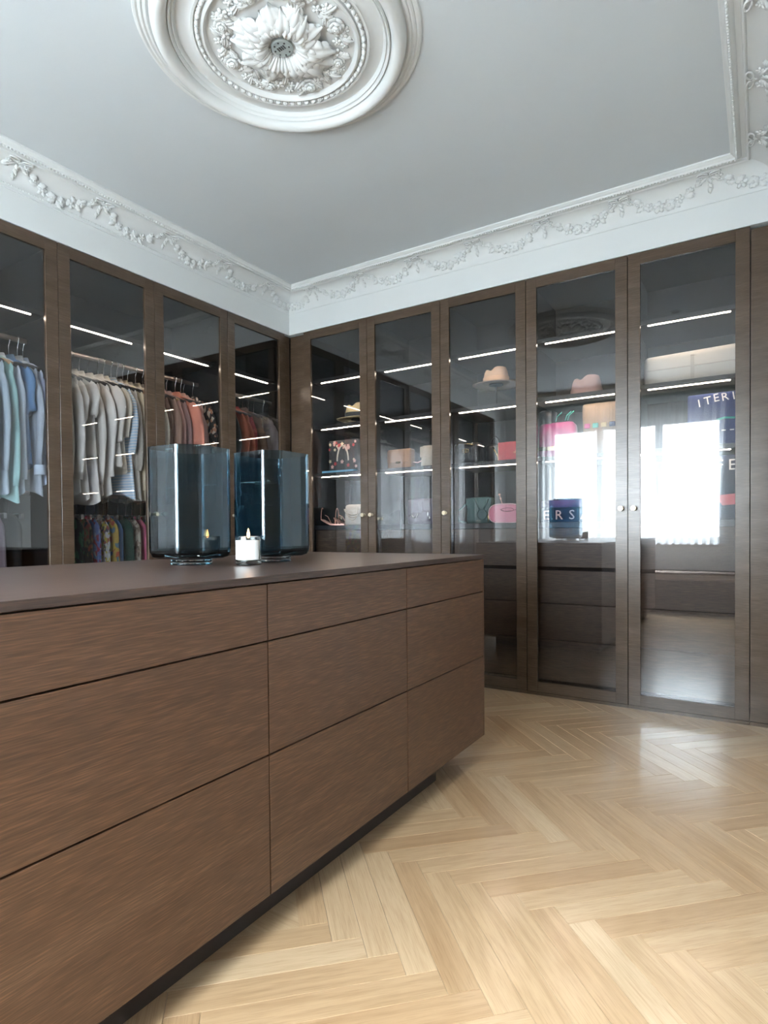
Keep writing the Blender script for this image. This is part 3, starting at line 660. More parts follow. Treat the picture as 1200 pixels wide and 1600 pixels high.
def hanger_meshes():
    bm = bmesh.new(); pts = [(0.0175*math.cos(a), 0, 0.0175*math.sin(a)) for a in [PI*(-0.15+1.25*i/12) for i in range(13)]]
    pts = [(p[0], 0, p[2]+0.0) for p in pts][::-1]; pts = pts + [(0.012, 0, -0.022), (0.002, 0, -0.040), (0, 0, -0.088-DROP)]
    tube(bm, pts, 0.0026, 6); hk = fin(bm, True); hk.materials.append(MATS['steel'])
    bm = bmesh.new(); P = []
    for i in range(13):
        x = -0.185+0.37*i/12; P.append((x, 0, -0.088-DROP-0.065*(abs(x)/0.185)**1.3))
    tube(bm, P, [0.006+0.006*(abs(p[0])/0.185) for p in P], 8)
    for v in bm.verts: v.co.z = v.co.z
    ar = fin(bm, True); return hk, ar
HOOK, ARM = hanger_meshes()
bm = bmesh.new(); tube(bm, [(-0.15, 0, -0.09-DROP), (0.15, 0, -0.09-DROP)], 0.0035, 6)
for q in (-0.13, 0.13): bx(bm, q-0.012, q+0.012, -0.008, 0.008, -0.115-DROP, -0.085-DROP)
CLIPBAR = fin(bm)
ARMS = {}
for k, colr in (('black_hanger', (0.02, 0.02, 0.022)), ('wood_hanger', (0.45, 0.29, 0.16))):
    plain(k, colr, 0.5); a = ARM.copy(); a.materials.append(MATS[k]); ARMS[k] = a
CLIPBAR.materials.append(MATS['steel'])
RODX = -0.30
def hang(y, zrod, name, label, cat, mat, shape=None, sl=0.56, rad=0.036, col=True, seed=None, group=None, hanger='black_hanger', tw=None, trim=None, clip=False, ruffle=0.0, trimparts=None):
    seed = seed if seed is not None else int(abs(y)*1000)+int(zrod*10); rr = random.Random(seed); shape = shape or {}
    tw = 0.02 + rr.uniform(-0.02, 0.02) if tw is None else tw; x = RODX + rr.uniform(-0.02, 0.015)
    h = thing('clothes_hanger', ('steel clip hanger of the ' if clip else ('wooden' if hanger == 'wood_hanger' else 'black')+' hanger of the ') + label.split(' hanging')[0], 'hanger', (x, y, zrod), tw, 'clothes hangers')
    obj('hook', HOOK, None, h); obj('clip_bar' if clip else 'arm', CLIPBAR if clip else ARMS[hanger], None, h)
    g = thing(name, label, cat, (x, y, zrod), tw, group)
    body = obj('body', garment(shape, seed), mat, g)
    if sl:
        for sg in (-1, 1):
            s_ = obj('sleeve', sleeve(sl, rad, sg, seed+sg, shape.get('hw', 0.205), ruffle), mat, g)
            if trim:
                bm = bmesh.new(); zc_ = -0.155-DROP-sl; lathe(bm, [(0.024, zc_+0.002), (0.030, zc_-0.004), (0.031, zc_-0.05), (0.026, zc_-0.052)], 10, sg*(shape.get('hw', 0.205)+0.008), 0)
                obj('cuff', bm, trim, s_, True)
    if col: obj('collar', collar(seed), mat, g)
    for me_name, f in (trimparts or {}).items(): f(g)
    return g
F = fabric
# --- blue shirts
GB = 'blue shirts on the rail'
F('f_lavender', (0.42, 0.47, 0.66)); F('f_lilac', (0.33, 0.34, 0.46)); F('f_greyblue', (0.36, 0.45, 0.52)); F('f_mint', (0.30, 0.52, 0.52)); F('f_paleblue', (0.52, 0.62, 0.74)); F('f_denim', (0.10, 0.20, 0.36)); F('f_slate', (0.30, 0.36, 0.46)); F('f_peri', (0.46, 0.53, 0.70)); F('f_bluegrey', (0.40, 0.46, 0.53))
ZR = 2.118
for y, nm, lb, mt, kw in [
    (-2.33, 'shirt', 'pale sky blue shirt hanging furthest from the white blouses', 'f_paleblue', {}),
    (-2.27, 'shirt', 'slate blue shirt hanging beside the pale sky blue shirt', 'f_slate', {}),
    (-2.21, 'shirt', 'lavender blue long sleeved shirt hanging beside the slate shirt', 'f_lavender', {}),
    (-2.155, 'shirt', 'greyish lilac shirt hanging beside the lavender blue shirt', 'f_lilac', {'sl': 0.60}),
    (-2.105, 'shirt', 'grey blue collared shirt hanging next to the mint shirt', 'f_greyblue', {}),
    (-2.06, 'shirt', 'mint green shirt hanging longest among the blue shirts', 'f_mint', {'shape': {'len': 0.80}, 'sl': 0.64, 'hanger': 'wood_hanger'}),
    (-2.015, 'shirt', 'light blue shirt hanging between mint shirt and denim blouse', 'f_paleblue', {'sl': 0.60}),
    (-1.97, 'blouse', 'dark denim blue blouse with ruffled shoulder', 'f_denim', {'sl': 0.24, 'rad': 0.030, 'ruffle': 0.020, 'shape': {'len': 0.62, 'hw': 0.20}}),
    (-1.93, 'shirt', 'blue grey shirt with pale cuffs hanging beside the denim blouse', 'f_bluegrey', {'sl': 0.52, 'trim': 'f_paleblue'}),
    (-1.893, 'shirt', 'periwinkle blue shirt hanging at the wardrobe side panel', 'f_peri', {'shape': {'len': 0.70}, 'sl': 0.46})]:
    hang(y, ZR, nm, lb, 'shirt' if nm == 'shirt' else 'blouse', mt, group=GB, **kw)
# --- white blouses
F('f_white', (0.80, 0.78, 0.74), 0.05); F('f_ivory', (0.74, 0.69, 0.58), 0.06); F('f_offwhite', (0.70, 0.67, 0.62), 0.06); F('f_cream', (0.76, 0.67, 0.49), 0.06); F('f_lace', (0.50, 0.46, 0.41), 0.25, 160); F('f_silk', (0.78, 0.76, 0.72), 0.05, rough=0.45)
striped('f_bluestripe', (0.72, 0.76, 0.80), (0.45, 0.62, 0.78), 2, 18)
GW = 'white blouses on the rail'
for y, nm, lb, mt, kw in [
    (-1.815, 'blouse', 'off white blouse hanging closest to the blue shirts', 'f_offwhite', {}),
    (-1.765, 'blouse', 'ivory long sleeved blouse hanging second of the white group', 'f_ivory', {'sl': 0.60, 'rad': 0.045}),
    (-1.715, 'shirt', 'plain white shirt with a wide sleeve hanging beside the ivory blouse', 'f_white', {'sl': 0.58, 'rad': 0.050}),
    (-1.665, 'blouse', 'white blouse with a ruffled shoulder and scalloped hem', 'f_white', {'sl': 0.24, 'rad': 0.028, 'ruffle': 0.018, 'shape': {'len': 0.78, 'flare': 0.05, 'hw': 0.20}}),
    (-1.615, 'blouse', 'white sleeveless top with layered frill', 'f_silk', {'sl': 0.20, 'rad': 0.028, 'ruffle': 0.018, 'shape': {'len': 0.80, 'flare': 0.05}}),
    (-1.565, 'shirt', 'crisp white shirt with a stand collar', 'f_white', {'sl': 0.60}),
    (-1.51, 'blouse', 'glossy white silk blouse with long sleeves', 'f_silk', {'sl': 0.55, 'rad': 0.046}),
    (-1.46, 'blouse', 'short off white top with elbow sleeves', 'f_offwhite', {'sl': 0.34, 'rad': 0.05, 'shape': {'len': 0.56}}),
    (-1.415, 'blouse', 'pale ivory top on a black hanger with short body', 'f_ivory', {'sl': 0.30, 'rad': 0.05, 'shape': {'len': 0.60}}),
    (-1.37, 'shirt', 'white shirt with light blue stripes', 'f_bluestripe', {'sl': 0.40, 'rad': 0.045}),
    (-1.325, 'blouse', 'grey beige lace blouse', 'f_lace', {'sl': 0.50}),
    (-1.28, 'blouse', 'cream blouse with bell sleeves beside the lace blouse', 'f_cream', {'sl': 0.62, 'rad': 0.04, 'ruffle': 0.012}),
    (-1.235, 'blouse', 'pale beige blouse on a wooden hanger', 'f_offwhite', {'hanger': 'wood_hanger'}),
    (-1.19, 'blouse', 'deep cream blouse on a wooden hanger', 'f_cream', {'hanger': 'wood_hanger', 'sl': 0.60}),
    (-1.145, 'blouse', 'ivory blouse hanging closest to the pink jackets', 'f_ivory', {})]:
    hang(y, ZR, nm, lb, nm, mt, group=GW, **kw)
# --- pink and brown jackets
F('f_tweed', (0.26, 0.17, 0.13), 0.3, 200); F('f_taupe', (0.36, 0.24, 0.19)); F('f_salmon', (0.52, 0.26, 0.19)); F('f_blush', (0.56, 0.36, 0.31)); F('f_coral', (0.60, 0.24, 0.17)); F('f_rose', (0.48, 0.30, 0.27))
striped('f_pinstripe', (0.45, 0.30, 0.28), (0.22, 0.13, 0.13), 0, 60); printed('f_leopard', [(0.02, 0.02, 0.02), (0.55, 0.48, 0.40), (0.03, 0.02, 0.02), (0.02, 0.02, 0.02), (0.4, 0.2, 0.12)], 55)
GP = 'pink and brown jackets on the rail'
for y, nm, lb, mt, kw in [
    (-1.085, 'jacket', 'brown tweed jacket hanging beside the ivory blouse', 'f_tweed', {'sl': 0.60}),
    (-1.035, 'jacket', 'taupe jacket hanging beside the brown tweed', 'f_taupe', {'sl': 0.60, 'rad': 0.046}),
    (-0.985, 'jacket', 'dusty salmon jacket on a wooden hanger', 'f_rose', {'hanger': 'wood_hanger', 'sl': 0.62, 'rad': 0.048}),
    (-0.935, 'jacket', 'pink and black pinstriped jacket', 'f_pinstripe', {'sl': 0.60, 'rad': 0.046}),
    (-0.885, 'blouse', 'coral pink blouse with short ruffled sleeves', 'f_coral', {'sl': 0.30, 'rad': 0.052, 'ruffle': 0.02}),
    (-0.835, 'jacket', 'pale blush blazer with pointed collar', 'f_blush', {'sl': 0.60, 'rad': 0.046}),
    (-0.785, 'jacket', 'blush pink jacket hanging beside the leopard print blouse', 'f_blush', {'sl': 0.62}),
    (-0.72, 'blouse', 'black and cream leopard print blouse', 'f_leopard', {'sl': 0.56})]:
    hang(y, ZR, nm, lb, nm, mt, group=GP, **kw)
# --- rust and dark jackets
F('f_navy', (0.018, 0.022, 0.03)); F('f_rust', (0.30, 0.085, 0.045)); F('f_wine', (0.22, 0.03, 0.03)); F('f_black', (0.012, 0.012, 0.013)); F('f_fur', (0.20, 0.18, 0.19), 0.5, 140); F('f_whitefur', (0.70, 0.68, 0.64), 0.2, 160); F('f_moss', (0.10, 0.06, 0.04))
GR = 'rust and dark jackets on the rail'
for y, nm, lb, mt, kw in [
    (-0.56, 'jacket', 'dark charcoal jacket hanging beside the rust blazers', 'f_navy', {'sl': 0.60}),
    (-0.50, 'jacket', 'black jacket hanging between charcoal jacket and rust blazer', 'f_black', {'sl': 0.62}),
    (-0.425, 'blazer', 'rust red blazer hanging in the corner wardrobe', 'f_rust', {'sl': 0.60, 'rad': 0.05}),
    (-0.365, 'blazer', 'second rust red blazer hanging behind the first', 'f_rust', {'sl': 0.60, 'rad': 0.046}),
    (-0.30, 'jacket', 'dark wine red jacket partly hidden by the rust blazer', 'f_wine', {'sl': 0.5}),
    (-0.24, 'jacket', 'dark mossy brown jacket beside the furs', 'f_moss', {'sl': 0.6}),
    (-0.17, 'stole', 'white fur stole hanging beside the grey fur', 'f_whitefur', {'sl': 0, 'col': False, 'shape': {'len': 0.42, 'hw': 0.15, 'th': 0.035}}),
    (-0.09, 'stole', 'long silver grey fur wrap at the end of the rail', 'f_fur', {'sl': 0.5, 'rad': 0.05, 'col': False, 'shape': {'len': 0.55, 'th': 0.04}}),
    (0.0, 'jacket', 'black quilted jacket at the very end of the corner rail', 'f_black', {'sl': 0.6})]:
    hang(y, ZR, nm, lb, nm, mt, group=GR, **kw)
# --- lower rail
ZL = 1.272
printed('p_green', [(0.008, 0.008, 0.008), (0.008, 0.008, 0.008), (0.016, 0.096, 0.048), (0.008, 0.008, 0.008)], 40)
printed('p_red', [(0.016, 0.010, 0.008), (0.240, 0.040, 0.016), (0.016, 0.012, 0.008), (0.128, 0.096, 0.032)], 68)
printed('p_blue', [(0.104, 0.160, 0.368), (0.128, 0.176, 0.400), (0.240, 0.024, 0.056), (0.112, 0.144, 0.336), (0.320, 0.320, 0.440)], 60)
printed('p_white', [(0.440, 0.440, 0.416), (0.040, 0.048, 0.064), (0.360, 0.304, 0.048), (0.400, 0.400, 0.400), (0.240, 0.064, 0.056)], 84)
printed('p_yellow', [(0.360, 0.264, 0.040), (0.280, 0.056, 0.024), (0.064, 0.128, 0.176), (0.320, 0.224, 0.048)], 36)
printed('p_multi', [(0.360, 0.016, 0.040), (0.360, 0.304, 0.032), (0.024, 0.032, 0.200), (0.080, 0.200, 0.048), (0.016, 0.016, 0.016)], 48)
F('f_blue', (0.07, 0.16, 0.34)); F('f_forest', (0.006, 0.035, 0.022)); F('f_pink', (0.50, 0.12, 0.20)); F('f_mauve', (0.19, 0.155, 0.18)); F('f_stone', (0.17, 0.16, 0.135)); printed('p_snake', [(0.25, 0.20, 0.16), (0.12, 0.09, 0.07), (0.32, 0.28, 0.24)], 60)
GL = 'clothes on the lower rail'
sk = {'len': 0.95, 'hw': 0.15, 'th': 0.0145, 'flare': 0.06}; tr_ = {'len': 0.92, 'hw': 0.13, 'th': 0.016, 'flare': 0.0}
for y, nm, lb, mt, kw in [
    (-2.22, 'trousers', 'black trousers on the lower rail furthest from the skirts', 'f_black', {'shape': tr_}),
    (-2.14, 'trousers', 'stone beige trousers on the lower rail under the mint shirt', 'f_stone', {'shape': tr_}),
    (-2.07, 'trousers', 'mauve grey trousers on the lower rail under the blue shirts', 'f_mauve', {'shape': {**tr_, 'flare': 0.06}}),
    (-1.99, 'trousers', 'black trousers on the lower rail beside the mauve pair', 'f_black', {'shape': tr_}),
    (-1.77, 'skirt', 'plain black skirt on the lower rail at the side panel', 'f_black', {}),
    (-1.705, 'skirt', 'black skirt with a dark green print', 'p_green', {}),
    (-1.65, 'skirt', 'black and green leaf print skirt beside the red one', 'p_green', {}),
    (-1.595, 'dress', 'dark red and gold patterned dress', 'p_red', {}),
    (-1.545, 'dress', 'cornflower blue dress with red flowers', 'p_blue', {}),
    (-1.49, 'dress', 'white dress with yellow and black print', 'p_white', {}),
    (-1.44, 'dress', 'mustard yellow dress with orange blocks', 'p_yellow', {}),
    (-1.39, 'dress', 'plain denim blue dress on the lower rail', 'f_blue', {}),
    (-1.335, 'skirt', 'dark forest green skirt beside the denim dress', 'f_forest', {}),
    (-1.285, 'skirt', 'grey brown snakeskin print skirt', 'p_snake', {}),
    (-1.225, 'dress', 'raspberry pink pleated dress', 'f_pink', {'shape': {**sk, 'th': 0.018, 'flare': 0.10}}),
    (-1.165, 'dress', 'bright multicoloured printed dress beside the pink pleated one', 'p_multi', {})]:
    kw = dict(kw); shp = kw.pop('shape', sk)
    hang(y, ZL, nm, lb, nm, mt, shape=shp, sl=0, col=False, clip=True, group=GL, **kw)

# ================================================================== HATS AND BAGS (back wardrobes; shelf tops)
S1, S2, S3, S4 = 2.246, 1.876, 1.500, 1.085
def hat(label, loc, crown, brim, hgt, mat, band, rz=0.0, pinch=0.35, tiltx=0.0, droop=0.012):
    t = thing('hat', label, 'hat', loc, rz); t.rotation_euler = (tiltx, 0, rz)
    bm = bmesh.new(); lathe(bm, [(brim, 0.010), (brim*0.99, 0.004), (brim*0.85, 0.004+droop*0.3), (crown*1.15, 0.006+droop), (crown*1.03, 0.012+droop), (crown*1.02, 0.05), (crown*0.95, hgt*0.75), (crown*0.86, hgt*0.95), (crown*0.70, hgt), (crown*0.35, hgt*0.90), (0, hgt*0.86)], 40)
    for v in bm.verts:
        x, y, z = v.co; v.co.x *= 1.12
        if z > hgt*0.5: v.co.y *= 1 - pinch*(z/hgt-0.5)*(0.6 if x > 0 else 1.0); v.co.x *= 1-0.07*(z/hgt-0.5)*2; v.co.z += (0.006*x/crown - 0.022*math.exp(-((x/crown+0.30)/0.26)**2))*(z > hgt*0.8)
        if z < 0.02 and x*x+y*y > (crown*1.05)**2: v.co.z += 0.030*max(0, abs(x)/brim-0.75)
    obj('felt_body', bm, mat, t, True)
    bm = bmesh.new(); lathe(bm, [(crown*1.045, 0.014+droop), (crown*1.045, 0.046+droop)], 40)
    for v in bm.verts: v.co.x *= 1.12
    obj('hat_band', bm, band, t, True); return t
F('straw', (0.62, 0.48, 0.26), 0.15, 220); F('f_tan', (0.42, 0.31, 0.23)); F('f_pinkfelt', (0.46, 0.29, 0.26)); plain('band_black', (0.015, 0.015, 0.016), 0.6); plain('band_tan', (0.50, 0.32, 0.20), 0.6)
st_ = thing('hat_stand', 'low dark stand under the straw hat', 'hat stand', (0.46, 0.28, S2))
bm = bmesh.new(); lathe(bm, [(0, 0.0), (0.05, 0.0), (0.048, 0.008), (0.012, 0.012), (0.012, 0.048), (0.05, 0.052), (0.05, 0.058), (0, 0.058)], 20); obj('post', bm, 'charcoal', st_, 40)
hat('natural straw hat with a black band on the upper shelf', (0.46, 0.28, S2+0.045), 0.085, 0.15, 0.135, 'straw', 'band_black', 0.3)
st_ = thing('hat_stand', 'small dark stand holding the tan fedora', 'hat stand', (1.63, 0.30, S2))
bm = bmesh.new(); lathe(bm, [(0, 0.0), (0.06, 0.0), (0.058, 0.008), (0.006, 0.012), (0.006, 0.165), (0.05, 0.172), (0.05, 0.178), (0, 0.18)], 20); obj('post', bm, 'charcoal', st_, 40)
hat('tan felt fedora raised on a stand', (1.63, 0.30, S2+0.165), 0.078, 0.150, 0.125, 'f_tan', 'band_tan', 0.1)
hat('pink felt fedora lying on the upper shelf', (2.245, 0.30, S2), 0.085, 0.145, 0.142, 'f_pinkfelt', 'f_pinkfelt', 0.05)

def rbox(w_, d_, h_, r_, taper=1.0, seg=3):
    bm = bmesh.new(); bx(bm, -w_/2, w_/2, -d_/2, d_/2, 0, h_)
    bmesh.ops.bevel(bm, geom=list(bm.edges), offset=r_, segments=seg, affect='EDGES', profile=0.6)
    for v in bm.verts:
        k = 1 + (taper-1)*v.co.z/h_; v.co.x *= k; v.co.y *= k
    return bm
def arch(w_, h_, z, y=0.0, n=14, asym=0.0): return [(-w_/2*math.cos(PI*i/n) + asym*math.sin(PI*i/n), y, z + h_*math.sin(PI*i/n)) for i in range(n+1)]
def lay(loc, name, label, rz=0.0, cat='handbag', group='bags on the wardrobe shelves'): return thing(name, label, cat, loc, rz, group)
plain('leather_black', (0.012, 0.012, 0.014), 0.35); plain('leather_red', (0.48, 0.035, 0.045), 0.4); plain('leather_green', (0.055, 0.12, 0.12), 0.45); plain('leather_pink', (0.62, 0.22, 0.30), 0.45); plain('piping_pink', (0.80, 0.55, 0.58), 0.5)
plain('leather_tan', (0.36, 0.20, 0.11), 0.45); F('woven_cream', (0.48, 0.41, 0.32), 0.3, 120); plain('leather_fuchsia', (0.50, 0.05, 0.22), 0.4); F('straw_beige', (0.33, 0.24, 0.17), 0.2, 160); plain('teal', (0.05, 0.45, 0.36), 0.4)
F('knit_navy', (0.016, 0.024, 0.05), 0.2, 200); F('knit_purple', (0.13, 0.09, 0.22), 0.2, 200); plain('letter_pink', (0.72, 0.50, 0.46), 0.7); plain('letter_white', (0.80, 0.76, 0.72), 0.7); F('denim_navy', (0.03, 0.045, 0.14), 0.15, 160); plain('cord_cream', (0.62, 0.55, 0.46), 0.5); plain('skyblue', (0.20, 0.48, 0.68), 0.5); F('organza', (0.05, 0.055, 0.06), 0.2); plain('flower_red', (0.50, 0.05, 0.06), 0.6); plain('flower_pink', (0.70, 0.42, 0.38), 0.6); plain('flower_cream', (0.72, 0.60, 0.42), 0.6); F('f_lav', (0.11, 0.09, 0.125)); plain('line_dark', (0.16, 0.03, 0.06), 0.5)
# floral bag
b = lay((0.375, 0.25, S3), 'floral_bag', 'dark tote embroidered with pink and red flowers')
obj('body', rbox(0.30, 0.10, 0.27, 0.02), 'organza', b, 40)
bm = bmesh.new(); tube(bm, arch(0.11, 0.12, 0.10, -0.055), 0.006, 8); obj('handle', bm, 'cord_cream', b, True)
rr = random.Random(31)
for i in range(26):
    x, z = rr.uniform(-0.135, 0.135), rr.choice([rr.uniform(0.19, 0.255), rr.uniform(0.03, 0.11)]); bm = bmesh.new(); petal_flower(bm, Vector((0, 0, 0)), Vector((0, -1, 0)), rr.uniform(0.011, 0.018), rr)
    obj('flower', bm, rr.choice(['flower_pink', 'flower_red', 'flower_cream', 'flower_pink']), b, True, loc=(x, -0.052, z))
tag(obj('clutch', rbox(0.31, 0.06, 0.018, 0.006), 'skyblue', None, 40, loc=(0.38, 0.145, S3)), 'flat sky blue pouch lying before the floral tote', 'pouch')
# strappy sandals
def sandal(x, y, rz, label):
    t = thing('sandal', label, 'sandal', (x, y, S4), rz, 'strappy rose gold sandals')
    bm = bmesh.new(); N = 10; L = []; Rr = []; L2 = []; R2 = []
    for i in range(N+1):
        tt = i/N; xx = -0.11+0.22*tt; wd = 0.020+0.018*math.sin(PI*min(1, tt*1.05)); z = 0.012+0.055*max(0, 1-tt*1.9)**1.3
        L.append(bm.verts.new((xx, wd, z))); Rr.append(bm.verts.new((xx, -wd, z))); L2.append(bm.verts.new((xx, wd, z-0.010))); R2.append(bm.verts.new((xx, -wd, z-0.010)))
    for i in range(N):
        for A, B in ((L, Rr), (L2, R2), (L, L2), (Rr, R2)): bm.faces.new((A[i], A[i+1], B[i+1], B[i]))
    bm.faces.new((L[0], Rr[0], R2[0], L2[0])); bm.faces.new((L[N], Rr[N], R2[N], L2[N]))
    obj('sole', bm, 'rose_gold', t, 40)
    bm = bmesh.new(); tube(bm, [(-0.100, 0, 0.055), (-0.104, 0, 0.0)], [0.010, 0.006], 8); obj('heel', bm, 'rose_gold', t, True)
    for xx, hh in ((0.065, 0.030), (0.035, 0.038), (-0.085, 0.095)):
        zb = 0.012+0.055*max(0, 1-((xx+0.11)/0.22)*1.9)**1.3; bm = bmesh.new(); tube(bm, [(xx, 0.030*math.cos(PI*i/10), zb-0.004+hh*math.sin(PI*i/10)) for i in range(11)], 0.0035, 6); obj('strap', bm, 'rose_gold', t, True)
    bm = bmesh.new(); tube(bm, [(-0.085, 0.026, 0.09), (-0.06, 0.05, 0.075), (-0.03, 0.06, 0.012)], 0.003, 6); obj('ankle_tie', bm, 'rose_gold', t, True)
sandal(0.245, 0.22, 0.25, 'rose gold strappy sandal lying at the corner end of the counter shelf'); sandal(0.30, 0.34, 0.15, 'rose gold strappy sandal standing just behind its pair')
b = lay((0.475, 0.24, S4), 'cream_bag', 'cream fabric shoulder bag with cord drape beside the sandals', 0.0)
obj('body', rbox(0.20, 0.09, 0.165, 0.03, 0.9), 'cord_cream', b, 40)
for q in range(3):
    bm = bmesh.new(); tube(bm, arch(0.17-0.03*q, -0.05-0.02*q, 0.13, -0.05-0.004*q), 0.0045, 6); obj('cord', bm, 'woven_cream', b, True)
# two small tan bags
b = lay((0.885, 0.25, S3), 'tan_bag', 'tan leather flap bag with a gold clasp', 0.0); obj('body', rbox(0.205, 0.075, 0.155, 0.016), 'leather_tan', b, 40)
f = obj('flap', bm_box(-0.098, 0.098, -0.044, -0.036, 0.05, 0.145, bev=0.006), 'leather_tan', b, 40); obj('clasp', bm_box(-0.022, 0.022, -0.049, -0.043, 0.045, 0.062, bev=0.002), 'gold', f)
b = lay((1.148, 0.25, S3), 'woven_bag', 'cream woven bag with a folded flap', 0.0); obj('body', rbox(0.16, 0.08, 0.165, 0.02, 0.85), 'woven_cream', b, 40)
obj('flap', bm_box(-0.075, 0.075, -0.048, -0.040, 0.075, 0.155, bev=0.006), 'woven_cream', b, 40)
bm = bmesh.new(); tube(bm, [(-0.08, 0, 0.06), (-0.115, -0.01, 0.045), (-0.15, -0.015, 0.05)], 0.004, 6); obj('strap_end', bm, 'flower_pink', b, True)
b = lay((1.06, 0.26, S4), 'lavender_bag', 'pale lavender handbag with a silver charm', 0.0); obj('body', rbox(0.22, 0.09, 0.19, 0.025), 'f_lav', b, 40)
bm = bmesh.new(); tube(bm, [(-0.09+0.02*i, -0.050, 0.06+0.018*math.sin(i*1.9)) for i in range(5)], 0.004, 6); blob(bm, (0.07, -0.05, 0.07), (0.008, 0.004, 0.02)); blob(bm, (0.085, -0.05, 0.045), (0.006, 0.004, 0.016)); obj('charm', bm, 'steel', b, True)
# quilted black bag, black handbag, red clutch
b = lay((1.462, 0.20, S3), 'quilted_bag', 'black quilted shoulder bag with a gold double letter emblem'); obj('body', rbox(0.20, 0.09, 0.145, 0.030), 'leather_black', b, 40)
for q in range(9):
    for sgn in (-1, 1):
        x0 = -0.085+q*0.021; bm = bmesh.new(); tube(bm, [(x0, -0.0455, 0.035 if sgn < 0 else 0.105), (x0+0.0105, -0.0462, 0.070), ], 0.0022, 5); obj('quilt_seam', bm, 'charcoal_shelf', b, True)
e1 = text_mesh('G', 0.040, 0.002, 'gold', 'emblem', b, (-0.012, -0.049, 0.075), (PI/2, 0, 0)); e2 = text_mesh('G', 0.040, 0.002, 'gold', 'emblem', b, (0.012, -0.0485, 0.103), (PI/2, PI, 0))
bm = bmesh.new(); tube(bm, [(-0.09, -0.03, 0.12), (-0.05, -0.045, 0.150), (0.03, -0.045, 0.135), (0.095, -0.03, 0.115)], 0.004, 6); obj('chain', bm, 'gold', b, True)
b = lay((1.615, 0.31, S3), 'black_handbag', 'rounded black handbag with a looped handle and gold chain strap'); obj('body', rbox(0.12, 0.09, 0.14, 0.04), 'leather_black', b, 40)
bm = bmesh.new(); tube(bm, arch(0.06, 0.055, 0.135), 0.006, 8); obj('handle', bm, 'leather_black', b, True)
bm = bmesh.new(); tube(bm, [(0.005, -0.05, 0.115), (0.03, -0.055, 0.07), (0.062, -0.058, 0.012)], 0.004, 6); obj('chain_strap', bm, 'gold', b, True)
b = lay((1.795, 0.165, S3), 'red_clutch', 'red leather clutch with gold lettering standing on the shelf', 0.0, 'clutch'); obj('body', rbox(0.19, 0.03, 0.125, 0.005), 'leather_red', b, 40)
bm = bmesh.new(); bx(bm, -0.098, -0.093, -0.012, 0.012, 0.004, 0.118); obj('zip_edge', bm, 'gold', b)
text_mesh('MILANO', 0.016, 0.001, 'gold', 'lettering', b, (0.042, -0.0155, 0.046), (PI/2, 0, 0))
bm = bmesh.new(); vs = [bm.verts.new(p) for p in ((0.028, -0.0165, 0.041), (0.056, -0.0165, 0.041), (0.042, -0.0165, 0.022))]; bm.faces.new(vs); obj('triangle_emblem', bm, 'gold', b)
# green saddle bag, pink camera bag
b = lay((1.525, 0.27, S4), 'saddle_bag', 'dark green saddle bag with a ring closure'); obj('body', rbox(0.205, 0.08, 0.185, 0.03, 0.93), 'leather_green', b, 40)
bm = bmesh.new()
A = [(-0.095*math.cos(PI*i/16), -0.046, 0.175-0.105*math.sin(PI*i/16)**0.8) for i in range(17)]
tv = [bm.verts.new(p) for p in A]; tb = [bm.verts.new((p[0], -0.040, p[2])) for p in A]; bm.faces.new(tv); bm.faces.new(tb[::-1])
for i in range(16): bm.faces.new((tv[i], tv[i+1], tb[i+1], tb[i]))
obj('flap', bm, 'leather_green', b)
bm = bmesh.new(); tube(bm, [(0.025+0.036*math.cos(2*PI*i/24), -0.051, 0.062+0.036*math.sin(2*PI*i/24)) for i in range(25)], 0.0048, 8); obj('ring', bm, 'leather_green', b, True)
for sgn in (-1, 1):
    bm = bmesh.new(); tube(bm, [(0.025+sgn*0.05, -0.048, 0.17), (0.025+sgn*0.015, -0.051, 0.098)], 0.006, 6); obj('strap', bm, 'leather_green', b, True)
bm = bmesh.new(); tube(bm, [(-0.10, 0, 0.15), (-0.17, -0.02, 0.09), (-0.16, -0.03, 0.02), (-0.10, -0.03, 0.006)], 0.006, 6); obj('shoulder_strap', bm, 'leather_green', b, True)
b = lay((1.745, 0.19, S4), 'camera_bag', 'soft pink oval camera bag with a gold zip charm'); 
def stadium(w_, h_, r, y): 
    out = []
    for i in range(40):
        a = 2*PI*i/40; ca, sa = math.cos(a), math.sin(a); out.append((math.copysign(abs(ca)**0.55, ca)*w_/2, y, h_/2 + math.copysign(abs(sa)**0.75, sa)*h_/2))
    return out
bm = bmesh.new(); secs = [(0.94, -0.042), (1.0, -0.034), (1.0, 0.034), (0.94, 0.042)]; rings = []
for k, y in secs: rings.append([bm.verts.new((p[0]*k, y, 0.063+(p[2]-0.063)*k)) for p in stadium(0.225, 0.125, 0, 0)])
for A_, B_ in zip(rings, rings[1:]):
    for i in range(40): bm.faces.new((A_[i], A_[(i+1) % 40], B_[(i+1) % 40], B_[i]))
bm.faces.new(rings[0]); bm.faces.new(rings[-1][::-1]); obj('body', bm, 'leather_pink', b, 40)
for y in (-0.037, 0.037):
    bm = bmesh.new(); pts = stadium(0.229, 0.128, 0, y); pts.append(pts[0]); tube(bm, [(p[0], y, max(p[2]-0.0005, 0.003)) for p in pts], 0.0032, 6); obj('piping', bm, 'piping_pink', b, True)
bm = bmesh.new(); tube(bm, [(0.02+0.045*math.cos(2*PI*i/20), -0.0435, 0.088+0.012*math.sin(2*PI*i/20)) for i in range(21)], 0.0016, 5); tube(bm, [(-0.03, -0.0435, 0.092), (0.0, -0.0435, 0.078), (0.055, -0.0435, 0.080), (0.10, -0.0435, 0.092)], 0.0016, 5); obj('line_motif', bm, 'line_dark', b, True)
